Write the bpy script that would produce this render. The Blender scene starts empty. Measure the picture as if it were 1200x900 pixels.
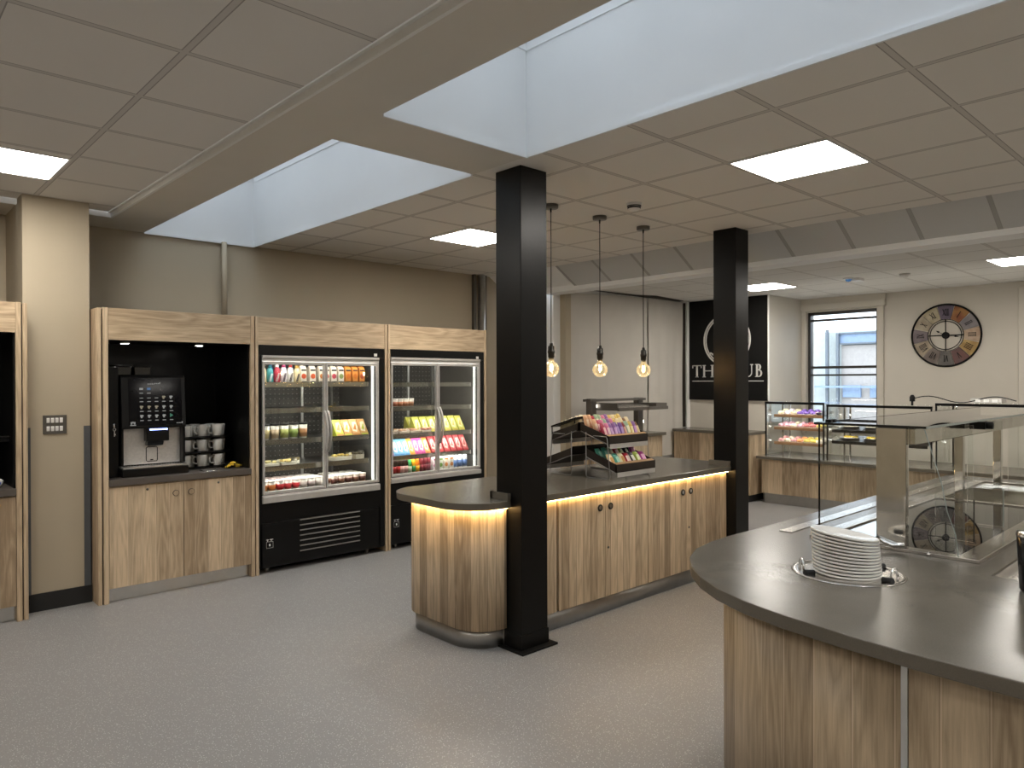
import bpy, bmesh, math, random
from mathutils import Vector, Matrix
random.seed(7)
PI = math.pi
SC = bpy.context.scene
COL = SC.collection
ORG = {}

# ---------------------------------------------------------------- mesh builder
class MB:
    def __init__(s):
        s.v = []; s.f = []; s.m = []; s.s = []
    def add(s, vs, fs, m=0, smooth=False):
        o = len(s.v)
        s.v += [tuple(p) for p in vs]
        for f in fs:
            s.f.append([o + i for i in f]); s.m.append(m); s.s.append(smooth)
        return s
    def box(s, x0, x1, y0, y1, z0, z1, m=0):
        vs = [(x0,y0,z0),(x1,y0,z0),(x1,y1,z0),(x0,y1,z0),(x0,y0,z1),(x1,y0,z1),(x1,y1,z1),(x0,y1,z1)]
        return s.add(vs, [(0,3,2,1),(4,5,6,7),(0,1,5,4),(1,2,6,5),(2,3,7,6),(3,0,4,7)], m)
    def obox(s, c, ax, ay, az, m=0):
        c = Vector(c); ax = Vector(ax); ay = Vector(ay); az = Vector(az)
        vs = [c+i*ax+j*ay+k*az for k in (-1,1) for j in (-1,1) for i in (-1,1)]
        return s.add(vs, [(0,2,3,1),(4,5,7,6),(0,1,5,4),(1,3,7,5),(3,2,6,7),(2,0,4,6)], m)
    def prism(s, pts, lo, hi, axis='z', m=0, smooth=False):
        n = len(pts)
        if axis == 'z': g = lambda p, h: (p[0], p[1], h)
        elif axis == 'x': g = lambda p, h: (h, p[0], p[1])
        else: g = lambda p, h: (p[0], h, p[1])
        vs = [g(p, lo) for p in pts] + [g(p, hi) for p in pts]
        s.add(vs, [list(range(n))[::-1], list(range(n, 2*n))], m, False)
        o = len(s.v) - 2*n
        for i in range(n):
            j = (i+1) % n
            s.f.append([o+i, o+j, o+n+j, o+n+i]); s.m.append(m); s.s.append(smooth)
        return s
    def wall(s, pts, z0, z1, t, m=0, smooth=True):
        """open polyline extruded in z with thickness t to its left"""
        n = len(pts); P = [Vector((p[0], p[1])) for p in pts]; inn = []
        for i in range(n):
            a = P[max(0, i-1)]; b = P[min(n-1, i+1)]; d = (b-a).normalized()
            inn.append(P[i] + Vector((-d.y, d.x))*t)
        vs = [(p.x,p.y,z0) for p in P]+[(p.x,p.y,z1) for p in P]+[(p.x,p.y,z0) for p in inn]+[(p.x,p.y,z1) for p in inn]
        fs = []; sm = []
        o = len(s.v); s.v += vs
        for i in range(n-1):
            for f in ((i,i+1,n+i+1,n+i),(2*n+i+1,2*n+i,3*n+i,3*n+i+1)):
                s.f.append([o+k for k in f]); s.m.append(m); s.s.append(smooth)
            for f in ((n+i,n+i+1,3*n+i+1,3*n+i),(i+1,i,2*n+i,2*n+i+1)):
                s.f.append([o+k for k in f]); s.m.append(m); s.s.append(False)
        for i in (0, n-1):
            s.f.append([o+i, o+n+i, o+3*n+i, o+2*n+i]); s.m.append(m); s.s.append(False)
        return s
    def lathe(s, prof, c=(0,0,0), n=20, m=0, smooth=True, M=None, sx=1, sy=1):
        o = len(s.v); k = len(prof)
        for r, z in prof:
            for i in range(n):
                a = 2*PI*i/n
                p = Vector((r*math.cos(a)*sx, r*math.sin(a)*sy, z))
                if M: p = M @ p
                s.v.append((p.x+c[0], p.y+c[1], p.z+c[2]))
        for q in range(k-1):
            for i in range(n):
                j = (i+1) % n
                s.f.append([o+q*n+i, o+q*n+j, o+(q+1)*n+j, o+(q+1)*n+i]); s.m.append(m); s.s.append(smooth)
        for q, rev in ((0, True), (k-1, False)):
            if prof[q][0] > 1e-5:
                f = [o+q*n+i for i in range(n)]
                s.f.append(f[::-1] if rev else f); s.m.append(m); s.s.append(False)
        return s
    def tube(s, pts, r, n=8, m=0, closed=False):
        P = [Vector(p) for p in pts]; N = len(P); o = len(s.v)
        prev = None
        for i in range(N):
            a = P[i-1] if (i > 0 or closed) else P[i]
            b = P[(i+1) % N] if (i < N-1 or closed) else P[i]
            t = (b-a).normalized()
            if prev is None:
                h = Vector((0,0,1)) if abs(t.z) < .9 else Vector((1,0,0))
                u = t.cross(h).normalized()
            else:
                u = (prev - t*prev.dot(t)).normalized()
            prev = u; w = t.cross(u)
            for k in range(n):
                q = 2*PI*k/n
                s.v.append(tuple(P[i] + r*(math.cos(q)*u + math.sin(q)*w)))
        for i in range(N if closed else N-1):
            i2 = (i+1) % N
            for k in range(n):
                k2 = (k+1) % n
                s.f.append([o+i*n+k, o+i*n+k2, o+i2*n+k2, o+i2*n+k]); s.m.append(m); s.s.append(True)
        if not closed:
            s.f.append([o+k for k in range(n)][::-1]); s.m.append(m); s.s.append(False)
            s.f.append([o+(N-1)*n+k for k in range(n)]); s.m.append(m); s.s.append(False)
        return s
    def mesh(s, name, mats, org=(0,0,0)):
        me = bpy.data.meshes.new(name)
        me.from_pydata([(x-org[0], y-org[1], z-org[2]) for x, y, z in s.v], [], s.f)
        for mt in mats: me.materials.append(mt)
        for p, mi, sm in zip(me.polygons, s.m, s.s):
            p.material_index = mi; p.use_smooth = sm
        bm = bmesh.new(); bm.from_mesh(me)
        bmesh.ops.recalc_face_normals(bm, faces=bm.faces)
        bm.to_mesh(me); bm.free()
        return me
    def build(s, name, mats, parent=None, loc=None, bevel=0, seg=2):
        if not isinstance(mats, (list, tuple)): mats = [mats]
        org = ORG[parent.name] if parent is not None else (loc or (0,0,0))
        o = bpy.data.objects.new(name, s.mesh(name, mats, org))
        COL.objects.link(o)
        if parent is not None: o.parent = parent
        else: o.location = org
        ORG[o.name] = org
        if bevel:
            b = o.modifiers.new('bevel', 'BEVEL'); b.width = bevel; b.segments = seg
            b.limit_method = 'ANGLE'; b.angle_limit = math.radians(50)
            b.harden_normals = False
        return o

def tag(o, label, cat, group=None, kind=None):
    if label: o['label'] = label
    if cat: o['category'] = cat
    if group: o['group'] = group
    if kind: o['kind'] = kind
    return o
def thing(name, label, cat, loc=(0,0,0), group=None):
    o = bpy.data.objects.new(name, None); COL.objects.link(o)
    o.empty_display_size = .05
    o.location = loc; ORG[o.name] = tuple(loc)
    return tag(o, label, cat, group)
def struct(name, mb, mats, bevel=0):
    o = mb.build(name, mats, bevel=bevel); o['kind'] = 'structure'; return o
def dup(src, loc, rot=(0,0,0), label=None, cat=None, group=None, scale=None):
    r = src.copy(); COL.objects.link(r); r.location = loc; r.rotation_euler = rot
    if scale: r.scale = scale
    if label: r['label'] = label
    if cat: r['category'] = cat
    if group: r['group'] = group
    for ch in src.children:
        c = ch.copy(); COL.objects.link(c); c.parent = r
        for g in ch.children:
            d = g.copy(); COL.objects.link(d); d.parent = c
    return r
USED = {}
def place(proto, loc, rot, label, group, cat=None, scale=None):
    """the first time moves the prototype itself, then copies it"""
    if proto.name not in USED:
        USED[proto.name] = 1
        proto.location = loc; proto.rotation_euler = rot
        if scale: proto.scale = scale
        proto['label'] = label
        if group: proto['group'] = group
        if cat: proto['category'] = cat
        return proto
    return dup(proto, loc, rot, label, cat, group, scale)
ORD = ['first','second','third','fourth','fifth','sixth','seventh','eighth','ninth','tenth','eleventh','twelfth','thirteenth','fourteenth','fifteenth','sixteenth']
def nth(i, n):
    if n == 1: return ''
    if i == 0: return 'leftmost'
    if i == n-1: return 'rightmost'
    return ORD[i] + ' from left'

def arc(cx, cy, r, a0, a1, n=8):
    return [(cx+r*math.cos(math.radians(a0+(a1-a0)*i/n)), cy+r*math.sin(math.radians(a0+(a1-a0)*i/n))) for i in range(n+1)]

# ---------------------------------------------------------------- materials
def srgb(h):
    c = [int(h[i:i+2], 16)/255 for i in (0, 2, 4)]
    return tuple(x/12.92 if x <= .04045 else ((x+.055)/1.055)**2.4 for x in c) + (1,)
def mat(name, col, rough=.5, metal=0, emit=0, ecol=None, spec=.5, coat=0, trans=0, noise=None, bump=None):
    m = bpy.data.materials.new(name); m.use_nodes = True
    nt = m.node_tree; b = nt.nodes['Principled BSDF']
    if isinstance(col, str): col = srgb(col)
    b.inputs['Base Color'].default_value = col
    b.inputs['Roughness'].default_value = rough
    b.inputs['Metallic'].default_value = metal
    b.inputs['Specular IOR Level'].default_value = spec
    b.inputs['Coat Weight'].default_value = coat
    b.inputs['Transmission Weight'].default_value = trans
    if emit:
        b.inputs['Emission Color'].default_value = ecol or col
        b.inputs['Emission Strength'].default_value = emit
    tc = nt.nodes.new('ShaderNodeTexCoord')
    sc, amt = noise or (14, .06)
    n = nt.nodes.new('ShaderNodeTexNoise'); n.inputs['Scale'].default_value = sc; n.inputs['Detail'].default_value = 3
    nt.links.new(tc.outputs['Object'], n.inputs['Vector'])
    mp = nt.nodes.new('ShaderNodeMapRange'); mp.inputs['From Min'].default_value = .3; mp.inputs['From Max'].default_value = .7
    mp.inputs['To Min'].default_value = 1-amt; mp.inputs['To Max'].default_value = 1+amt
    nt.links.new(n.outputs['Fac'], mp.inputs['Value'])
    mx = nt.nodes.new('ShaderNodeVectorMath'); mx.operation = 'SCALE'
    mx.inputs[0].default_value = col[:3]
    nt.links.new(mp.outputs['Result'], mx.inputs['Scale'])
    nt.links.new(mx.outputs['Vector'], b.inputs['Base Color'])
    if bump:
        bp = nt.nodes.new('ShaderNodeBump'); bp.inputs['Strength'].default_value = bump[1]; bp.inputs['Distance'].default_value = .002
        n2 = nt.nodes.new('ShaderNodeTexNoise'); n2.inputs['Scale'].default_value = bump[0]
        nt.links.new(tc.outputs['Object'], n2.inputs['Vector'])
        nt.links.new(n2.outputs['Fac'], bp.inputs['Height']); nt.links.new(bp.outputs['Normal'], b.inputs['Normal'])
    return m
class N:
    """tiny node helper"""
    def __init__(s, m): s.t = m.node_tree
    def new(s, k, **kw):
        n = s.t.nodes.new(k)
        for a, v in kw.items(): setattr(n, a, v)
        return n
    def link(s, a, b): s.t.links.new(a, b)
    def math(s, op, a, b=None, c=None):
        n = s.new('ShaderNodeMath', operation=op)
        for i, x in enumerate((a, b, c)):
            if x is None: continue
            if hasattr(x, 'links') or hasattr(x, 'is_linked'): s.link(x, n.inputs[i])
            else: n.inputs[i].default_value = x
        return n.outputs[0]
    def mix(s, fac, a, b):
        n = s.new('ShaderNodeMix', data_type='RGBA')
        for i, x in ((0, fac), (6, a), (7, b)):
            if hasattr(x, 'is_linked'): s.link(x, n.inputs[i])
            else: n.inputs[i].default_value = x
        return n.outputs[2]
def oak(name, horiz=False, light=(.70,.545,.365,1), dark=(.31,.22,.135,1), rough=.45, pw=.098, sgn=-1, groove=0):
    m = bpy.data.materials.new(name); m.use_nodes = True; k = N(m); b = m.node_tree.nodes['Principled BSDF']
    tc = k.new('ShaderNodeTexCoord'); sp = k.new('ShaderNodeSeparateXYZ'); k.link(tc.outputs['Object'], sp.inputs[0])
    X, Y, Z = sp.outputs
    h = k.math('ADD', X, Y) if sgn > 0 else k.math('SUBTRACT', X, Y)
    if horiz: a, l = Z, h
    else: a, l = h, Z
    wob = k.new('ShaderNodeTexNoise'); wob.inputs['Scale'].default_value = 3
    cw = k.new('ShaderNodeCombineXYZ'); k.link(a, cw.inputs[0]); k.link(l, cw.inputs[1]); k.link(cw.outputs[0], wob.inputs['Vector'])
    pid = k.math('FLOOR', k.math('DIVIDE', k.math('ADD', a, 17.03), pw))
    wn = k.new('ShaderNodeTexWhiteNoise', noise_dimensions='1D'); k.link(pid, wn.inputs['W'])
    # fine grain
    c1 = k.new('ShaderNodeCombineXYZ')
    k.link(k.math('MULTIPLY', a, 130), c1.inputs[0]); k.link(k.math('MULTIPLY', l, 5), c1.inputs[1]); k.link(k.math('MULTIPLY', pid, 3.7), c1.inputs[2])
    g1 = k.new('ShaderNodeTexNoise'); g1.inputs['Scale'].default_value = 1; g1.inputs['Detail'].default_value = 5; g1.inputs['Roughness'].default_value = .65
    k.link(c1.outputs[0], g1.inputs['Vector'])
    # cathedral rings
    c2 = k.new('ShaderNodeCombineXYZ')
    k.link(k.math('MULTIPLY', a, 8), c2.inputs[0]); k.link(k.math('MULTIPLY', l, .9), c2.inputs[1]); k.link(k.math('MULTIPLY', pid, 5.3), c2.inputs[2])
    g2 = k.new('ShaderNodeTexNoise'); g2.inputs['Scale'].default_value = 1; g2.inputs['Detail'].default_value = 2
    k.link(c2.outputs[0], g2.inputs['Vector'])
    rings = k.math('PINGPONG', k.math('MULTIPLY', g2.outputs['Fac'], 9), .5)
    f = k.math('ADD', k.math('MULTIPLY', k.math('SUBTRACT', g1.outputs['Fac'], .5), 1.3), k.math('ADD', k.math('MULTIPLY', rings, .7), k.math('MULTIPLY', wn.outputs['Value'], .8)))
    f = k.math('SUBTRACT', f, .06)
    cl = k.new('ShaderNodeClamp'); k.link(f, cl.inputs[0])
    col = k.mix(cl.outputs[0], dark, light)
    else_fr = k.math('FRACT', k.math('DIVIDE', k.math('ADD', a, 17.03), pw))
    if not groove and not horiz:
        col = k.mix(k.math('MULTIPLY', k.math('LESS_THAN', else_fr, .03), .35), col, (.16,.11,.065,1))
        col = k.mix(k.math('MULTIPLY', k.math('GREATER_THAN', else_fr, .965), .45), col, (.80,.66,.48,1))
    if groove:
        fr = else_fr
        col = k.mix(k.math('MULTIPLY', k.math('LESS_THAN', fr, groove), .72), col, (.05,.03,.015,1))
    k.link(col, b.inputs['Base Color'])
    b.inputs['Roughness'].default_value = rough
    bp = k.new('ShaderNodeBump'); bp.inputs['Strength'].default_value = .12; bp.inputs['Distance'].default_value = .001
    k.link(g1.outputs['Fac'], bp.inputs['Height']); k.link(bp.outputs['Normal'], b.inputs['Normal'])
    return m
def tiles(name, x0, y0, p, base, bar, gap, rough=.9, py=None, bw=.012):
    m = bpy.data.materials.new(name); m.use_nodes = True; k = N(m); b = m.node_tree.nodes['Principled BSDF']
    tc = k.new('ShaderNodeTexCoord'); sp = k.new('ShaderNodeSeparateXYZ'); k.link(tc.outputs['Object'], sp.inputs[0])
    def dist(c, o, q):
        u = k.math('ADD', k.math('DIVIDE', k.math('SUBTRACT', c, o), q), 100.5)
        return k.math('MULTIPLY', k.math('ABSOLUTE', k.math('SUBTRACT', k.math('FRACT', u), .5)), q)
    d = dist(sp.outputs[1], y0, py or p)
    if x0 is not None: d = k.math('MINIMUM', dist(sp.outputs[0], x0, p), d)
    isbar = k.math('LESS_THAN', d, bw); isgap = k.math('LESS_THAN', d, bw+.005)
    n = k.new('ShaderNodeTexNoise'); n.inputs['Scale'].default_value = 260; k.link(tc.outputs['Object'], n.inputs['Vector'])
    nb = k.mix(k.math('MULTIPLY', n.outputs['Fac'], .25), base, tuple(x*.8 for x in base[:3])+(1,))
    c = k.mix(isgap, nb, gap); c = k.mix(isbar, c, bar)
    k.link(c, b.inputs['Base Color']); b.inputs['Roughness'].default_value = rough
    return m
def floor_mat():
    m = bpy.data.materials.new('grey_safety_vinyl'); m.use_nodes = True; k = N(m); b = m.node_tree.nodes['Principled BSDF']
    tc = k.new('ShaderNodeTexCoord')
    n = k.new('ShaderNodeTexNoise'); n.inputs['Scale'].default_value = 170; n.inputs['Detail'].default_value = 3; n.inputs['Roughness'].default_value = .8
    k.link(tc.outputs['Object'], n.inputs['Vector'])
    base = k.mix(n.outputs['Fac'], (.135,.131,.127,1), (.395,.385,.374,1))
    v = k.new('ShaderNodeTexVoronoi'); v.inputs['Scale'].default_value = 95; k.link(tc.outputs['Object'], v.inputs['Vector'])
    sp = k.math('LESS_THAN', v.outputs['Distance'], .2)
    c = k.mix(k.math('MULTIPLY', sp, .75), base, (.72,.72,.72,1))
    big = k.new('ShaderNodeTexNoise'); big.inputs['Scale'].default_value = 1.6; big.inputs['Detail'].default_value = 2
    k.link(tc.outputs['Object'], big.inputs['Vector'])
    k.link(c, b.inputs['Base Color'])
    r = k.new('ShaderNodeMapRange'); k.link(big.outputs['Fac'], r.inputs['Value'])
    r.inputs['To Min'].default_value = .38; r.inputs['To Max'].default_value = .5
    k.link(r.outputs['Result'], b.inputs['Roughness'])
    bp = k.new('ShaderNodeBump'); bp.inputs['Strength'].default_value = .15; bp.inputs['Distance'].default_value = .001
    k.link(n.outputs['Fac'], bp.inputs['Height']); k.link(bp.outputs['Normal'], b.inputs['Normal'])
    return m
def stone(name, a, c, rough=.22):
    m = bpy.data.materials.new(name); m.use_nodes = True; k = N(m); b = m.node_tree.nodes['Principled BSDF']
    tc = k.new('ShaderNodeTexCoord')
    n = k.new('ShaderNodeTexNoise'); n.inputs['Scale'].default_value = 260; n.inputs['Detail'].default_value = 4; n.inputs['Roughness'].default_value = .75
    k.link(tc.outputs['Object'], n.inputs['Vector'])
    big = k.new('ShaderNodeTexNoise'); big.inputs['Scale'].default_value = 5; big.inputs['Detail'].default_value = 5
    k.link(tc.outputs['Object'], big.inputs['Vector'])
    f = k.math('ADD', k.math('MULTIPLY', n.outputs['Fac'], .7), k.math('MULTIPLY', big.outputs['Fac'], .3))
    k.link(k.mix(f, a, c), b.inputs['Base Color'])
    r = k.new('ShaderNodeMapRange'); k.link(big.outputs['Fac'], r.inputs['Value'])
    r.inputs['To Min'].default_value = rough*.8; r.inputs['To Max'].default_value = rough*1.35
    k.link(r.outputs['Result'], b.inputs['Roughness'])
    return m
def glass(name, tint=(.93,.96,.94,1), gain=1.0):
    m = bpy.data.materials.new(name); m.use_nodes = True; k = N(m); nt = m.node_tree
    nt.nodes.remove(nt.nodes['Principled BSDF']); out = nt.nodes['Material Output']
    t = k.new('ShaderNodeBsdfTransparent'); t.inputs[0].default_value = tint
    g = k.new('ShaderNodeBsdfGlossy'); g.inputs['Roughness'].default_value = .0; g.inputs['Color'].default_value = (1,1,1,1)
    fr = k.new('ShaderNodeFresnel'); fr.inputs['IOR'].default_value = 1.5
    f = k.math('MULTIPLY', fr.outputs[0], gain)
    mx = k.new('ShaderNodeMixShader'); k.link(f, mx.inputs[0]); k.link(t.outputs[0], mx.inputs[1]); k.link(g.outputs[0], mx.inputs[2])
    k.link(mx.outputs[0], out.inputs['Surface'])
    return m
def brushed(name, col=(.55,.54,.52,1), rough=.3, aniso=(1,1,40)):
    m = mat(name, col, rough, 1); k = N(m); b = m.node_tree.nodes['Principled BSDF']
    tc = k.new('ShaderNodeTexCoord'); mp = k.new('ShaderNodeMapping'); mp.inputs['Scale'].default_value = aniso
    k.link(tc.outputs['Object'], mp.inputs[0])
    n = k.new('ShaderNodeTexNoise'); n.inputs['Scale'].default_value = 8; n.inputs['Detail'].default_value = 4
    k.link(mp.outputs[0], n.inputs['Vector'])
    r = k.new('ShaderNodeMapRange'); k.link(n.outputs['Fac'], r.inputs['Value'])
    r.inputs['To Min'].default_value = rough*.7; r.inputs['To Max'].default_value = rough*1.4
    k.link(r.outputs['Result'], b.inputs['Roughness'])
    return m

M = {}
M['floor'] = floor_mat()
M['wall'] = mat('cream_wall_paint', (.44,.375,.275,1), .75, bump=(300,.05), noise=(3,.02))
M['wallback'] = mat('pale_grey_cream_paint', (.58,.54,.47,1), .55, noise=(3,.02))
M['touch'] = mat('black_touch_glass', (.003,.003,.004,1), .08, spec=.12)
M['hob'] = mat('black_ceramic_glass', (.004,.004,.005,1), .012)
M['splash'] = mat('brushed_steel_front', (.62,.60,.57,1), .33, .35, noise=(60,.08))
M['white'] = mat('white_paint', (.90,.90,.89,1), .6, noise=(4,.015))
M['shaft'] = mat('skylight_white_paint', (.80,.81,.81,1), .7, noise=(2,.02))
M['soffit'] = mat('soffit_paint', (.66,.62,.55,1), .7, noise=(3,.02))
M['trimwhite'] = mat('white_gloss_trim', (.80,.79,.76,1), .4, noise=(5,.02))
M['tileL'] = tiles('ceiling_tiles_left', 1.02, 3.02, .602, (.78,.75,.71,1), (.62,.59,.56,1), (.36,.34,.32,1))
M['tileM'] = tiles('ceiling_tiles_main', 3.258, 1.063, .60, (.80,.76,.70,1), (.62,.58,.53,1), (.36,.33,.30,1))
M['tileR'] = tiles('ceiling_tiles_low', 8.13, 4.17, .60, (.72,.70,.66,1), (.60,.57,.53,1), (.40,.38,.35,1), bw=.01)
M['slope'] = tiles('bulkhead_boards', None, 1.42, .52, (.60,.60,.59,1), (.40,.39,.38,1), (.36,.35,.34,1))
M['oakv'] = oak('oak_laminate_vertical')
M['oakh'] = oak('oak_laminate_horizontal', horiz=True, pw=.23)
M['oakisl'] = oak('oak_slats_island', pw=.072, groove=.045)
M['oakcnt'] = oak('oak_laminate_counter', pw=.12, sgn=1, light=(.62,.49,.335,1), dark=(.28,.205,.13,1))
M['groove'] = mat('groove_dark', (.03,.022,.015,1), .8)
M['stone'] = stone('dark_taupe_quartz', (.072,.063,.049,1), (.178,.157,.125,1))
M['stoneb'] = stone('dark_brown_laminate', (.06,.05,.042,1), (.13,.11,.095,1), .35)
M['black'] = mat('black_satin', (.0045,.0045,.0045,1), .32, spec=.25)
M['blackmatt'] = mat('black_matt', (.005,.0048,.0045,1), .6, spec=.2)
M['blackgloss'] = mat('black_gloss', (.004,.004,.005,1), .06)
M['colpaint'] = mat('black_column_paint', (.0055,.0052,.0048,1), .34, spec=.24, bump=(60,.12))
M['rubber'] = mat('black_rubber', (.012,.012,.012,1), .7)
M['steel'] = brushed('brushed_steel', (.42,.41,.39,1), .36)
M['steelh'] = brushed('brushed_steel_sheet', (.60,.58,.55,1), .22, (40,40,1))
M['mirror'] = brushed('polished_steel', (.68,.67,.64,1), .07, (1,1,30))
M['chrome'] = mat('chrome', (.75,.75,.74,1), .08, 1)
M['alu'] = mat('satin_aluminium', (.70,.70,.69,1), .32, 1)
M['silver'] = mat('silver_grey_paint', (.52,.50,.47,1), .4, .3)
M['greywire'] = mat('grey_wire', (.30,.29,.28,1), .35, .6)
M['grey'] = mat('grey_plastic', (.085,.092,.10,1), .5)
M['gunmetal'] = mat('gunmetal', (.16,.15,.135,1), .35, .8)
M['gantrymetal'] = mat('bronze_grey_metal', (.17,.155,.135,1), .4, .6)
M['glass'] = glass('clear_glass', (.965,.975,.97,1))
M['glassdoor'] = glass('fridge_door_glass', (.95,.97,.96,1), .8)
M['glassedge'] = mat('polished_glass_edge_black', (.01,.012,.012,1), .2)
M['glassgreen'] = mat('glass_edge_grey_green', (.30,.34,.32,1), .15)
M['caseglass'] = glass('display_case_glass', (.97,.975,.97,1), .5)
M['bulbglass'] = glass('amber_bulb_glass', (1,.94,.80,1), .8)
_k = N(M['bulbglass']); _o = M['bulbglass'].node_tree.nodes['Material Output']
_s = _o.inputs['Surface'].links[0].from_socket; _e = _k.new('ShaderNodeEmission'); _e.inputs['Color'].default_value = (1,.74,.38,1); _e.inputs['Strength'].default_value = .075
_a = _k.new('ShaderNodeAddShader'); _k.link(_s, _a.inputs[0]); _k.link(_e.outputs[0], _a.inputs[1]); _k.link(_a.outputs[0], _o.inputs['Surface'])
M['ceramic'] = mat('white_ceramic', (.80,.78,.73,1), .18, noise=(5,.01))
M['mug'] = mat('cream_grey_mug', (.62,.60,.55,1), .2, noise=(5,.01))
M['plastwhite'] = mat('white_plastic', (.80,.79,.76,1), .35)
M['panel'] = mat('led_panel_diffuser', (1,1,1,1), .5, emit=15, ecol=(1,.945,.865,1))
M['frame'] = mat('white_light_frame', (.75,.74,.72,1), .4)
M['ledwarm'] = mat('warm_led_strip', (1,.8,.4,1), .5, emit=24, ecol=(1,.66,.27,1))
M['ledcool'] = mat('white_led_tube', (1,1,1,1), .5, emit=12, ecol=(1,.97,.90,1))
M['filament'] = mat('glowing_filament', (1,.7,.3,1), .5, emit=110, ecol=(1,.68,.33,1))
M['spot'] = mat('small_led_spot', (1,1,1,1), .5, emit=12, ecol=(1,.97,.92,1))
M['iconw'] = mat('lit_icon_white', (.03,.03,.03,1), .5, emit=.12, ecol=(.9,.9,.86,1))
M['iconb'] = mat('lit_icon_blue', (.03,.03,.03,1), .5, emit=.12, ecol=(.15,.45,1,1))
M['icong'] = mat('lit_icon_green', (.03,.03,.03,1), .5, emit=.12, ecol=(.1,.55,.35,1))
M['iconc'] = mat('lit_icon_cream', (.03,.03,.03,1), .5, emit=.12, ecol=(.8,.68,.45,1))
M['ledblue'] = mat('blue_white_led', (.7,.8,1,1), .5, emit=3.5, ecol=(.28,.40,1,1))
M['sheet'] = mat('hung_dust_sheet', (.58,.545,.49,1), .6, noise=(2,.05), bump=(9,.6))
M['spotlow'] = mat('small_lamp_end', (1,1,1,1), .5, emit=2.5, ecol=(1,.95,.88,1))
M['signwhite'] = mat('off_white_lettering', (.62,.61,.57,1), .5)
M['ext'] = mat('exterior_render', (.46,.51,.50,1), .8)
M['extblue'] = mat('exterior_blue_panel', (.26,.36,.52,1), .6)
M['extgrey'] = mat('exterior_grey_steel', (.13,.16,.19,1), .5)
M['extbrick'] = mat('exterior_pale_brick', (.42,.40,.38,1), .8)
M['winframe'] = mat('dark_window_frame', (.03,.028,.025,1), .4)
_pc = {}
def pm(h, rough=.4, metal=0):
    k = (h, rough, metal)
    if k not in _pc: _pc[k] = mat('print_'+h, h, rough, metal)
    return _pc[k]
# ---------------------------------------------------------------- camera
f_, H_, yaw, pit, roll = 845.25, 1.624, .8206, .0039, -.003
fw = Vector((math.cos(yaw)*math.cos(pit), math.sin(yaw)*math.cos(pit), -math.sin(pit)))
rt0 = Vector((math.sin(yaw), -math.cos(yaw), 0)); up0 = rt0.cross(fw)
rt = math.cos(roll)*rt0 + math.sin(roll)*up0; up = -math.sin(roll)*rt0 + math.cos(roll)*up0
cam = bpy.data.objects.new('camera', bpy.data.cameras.new('camera')); COL.objects.link(cam)
cam.data.sensor_width = 36; cam.data.lens = f_/1200*36; cam.data.clip_start = .05
cam.matrix_world = Matrix(((rt.x, up.x, -fw.x, 0), (rt.y, up.y, -fw.y, 0), (rt.z, up.z, -fw.z, H_), (0,0,0,1)))
SC.camera = cam

# ---------------------------------------------------------------- room shell
ZC, ZL, ZR = 2.915, 2.95, 2.79
XW, YW = 10.25, 6.72
struct('floor', MB().box(-4.2, 10.6, -5.2, 7.0, -.1, 0), M['floor'])
struct('wall_left', MB().box(-4.2, 6.4, YW, YW+.15, 0, 3.0), M['wall'])
struct('wall_front', MB().box(-4.2, -4.0, -5.0, YW, 0, 3.0), M['wall'])
struct('wall_right', MB().box(-4.2, 10.5, -5.2, -5.0, 0, 3.0), M['wallback'])
# back wall round the window opening
w = MB(); wy0, wy1, wz0, wz1 = 3.76, 4.735, .95, 2.60
w.box(XW, XW+.25, -5.0, wy0, 0, 2.95).box(XW, XW+.25, wy1, 6.3, 0, 2.95).box(XW, XW+.25, wy0, wy1, 0, wz0).box(XW, XW+.25, wy0, wy1, wz1, 2.95)
struct('wall_back', w, M['wallback'])
# inner end wall beyond the fridges, and the wall behind the sheets
struct('wall_inner', MB().box(6.40, 9.27, 6.12, 6.25, 0, 2.92).box(6.40, 6.52, 6.25, YW, 0, 2.92), M['white'])
struct('wall_partition', MB().box(9.25, XW, 4.80, 6.12, 0, 2.86), M['wallback'])
struct('trim_1', MB().box(6.52, 6.62, 6.03, 6.12, 0, 2.70), M['wall'])
struct('trim_2', MB().box(9.17, 9.25, 6.04, 6.17, 0, 2.79), M['trimwhite'])
struct('trim_3', MB().box(XW-.06, XW, 1.70, 2.16, 0, 2.72), M['wallback'], .01)

# ceilings
c = MB().box(-4.2, 1.53, -5.2, 6.235, ZL, 3.05)
struct('ceiling', c, M['tileL'])
c = MB().box(2.898, 5.885, -5.2, YW, ZC, 3.05)
struct('ceiling_main', c, M['tileM'])
c = MB().box(6.44, XW+.2, -5.2, 6.3, ZR, 3.05)
struct('ceiling_low', c, M['tileR'])
c = MB().box(1.57, 1.921, -5.2, YW, ZC, 3.05).box(-4.2, 1.57, 6.275, YW, ZC, 3.05).box(1.921, 2.898, 2.98, 3.46, ZC, 3.05).box(1.921, 2.898, -5.2, -2.0, ZC, 3.05)
struct('ceiling_soffit', c, M['soffit'])
struct('trim_4', MB().box(1.552, 1.57, -5.0, 6.275, ZC-.003, ZL+.01).box(-4.0, 1.552, 6.257, 6.275, ZC-.003, ZL+.01).box(1.535, 1.552, -5.0, 6.257, ZL-.004, ZL+.01), M['trimwhite'])
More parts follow.
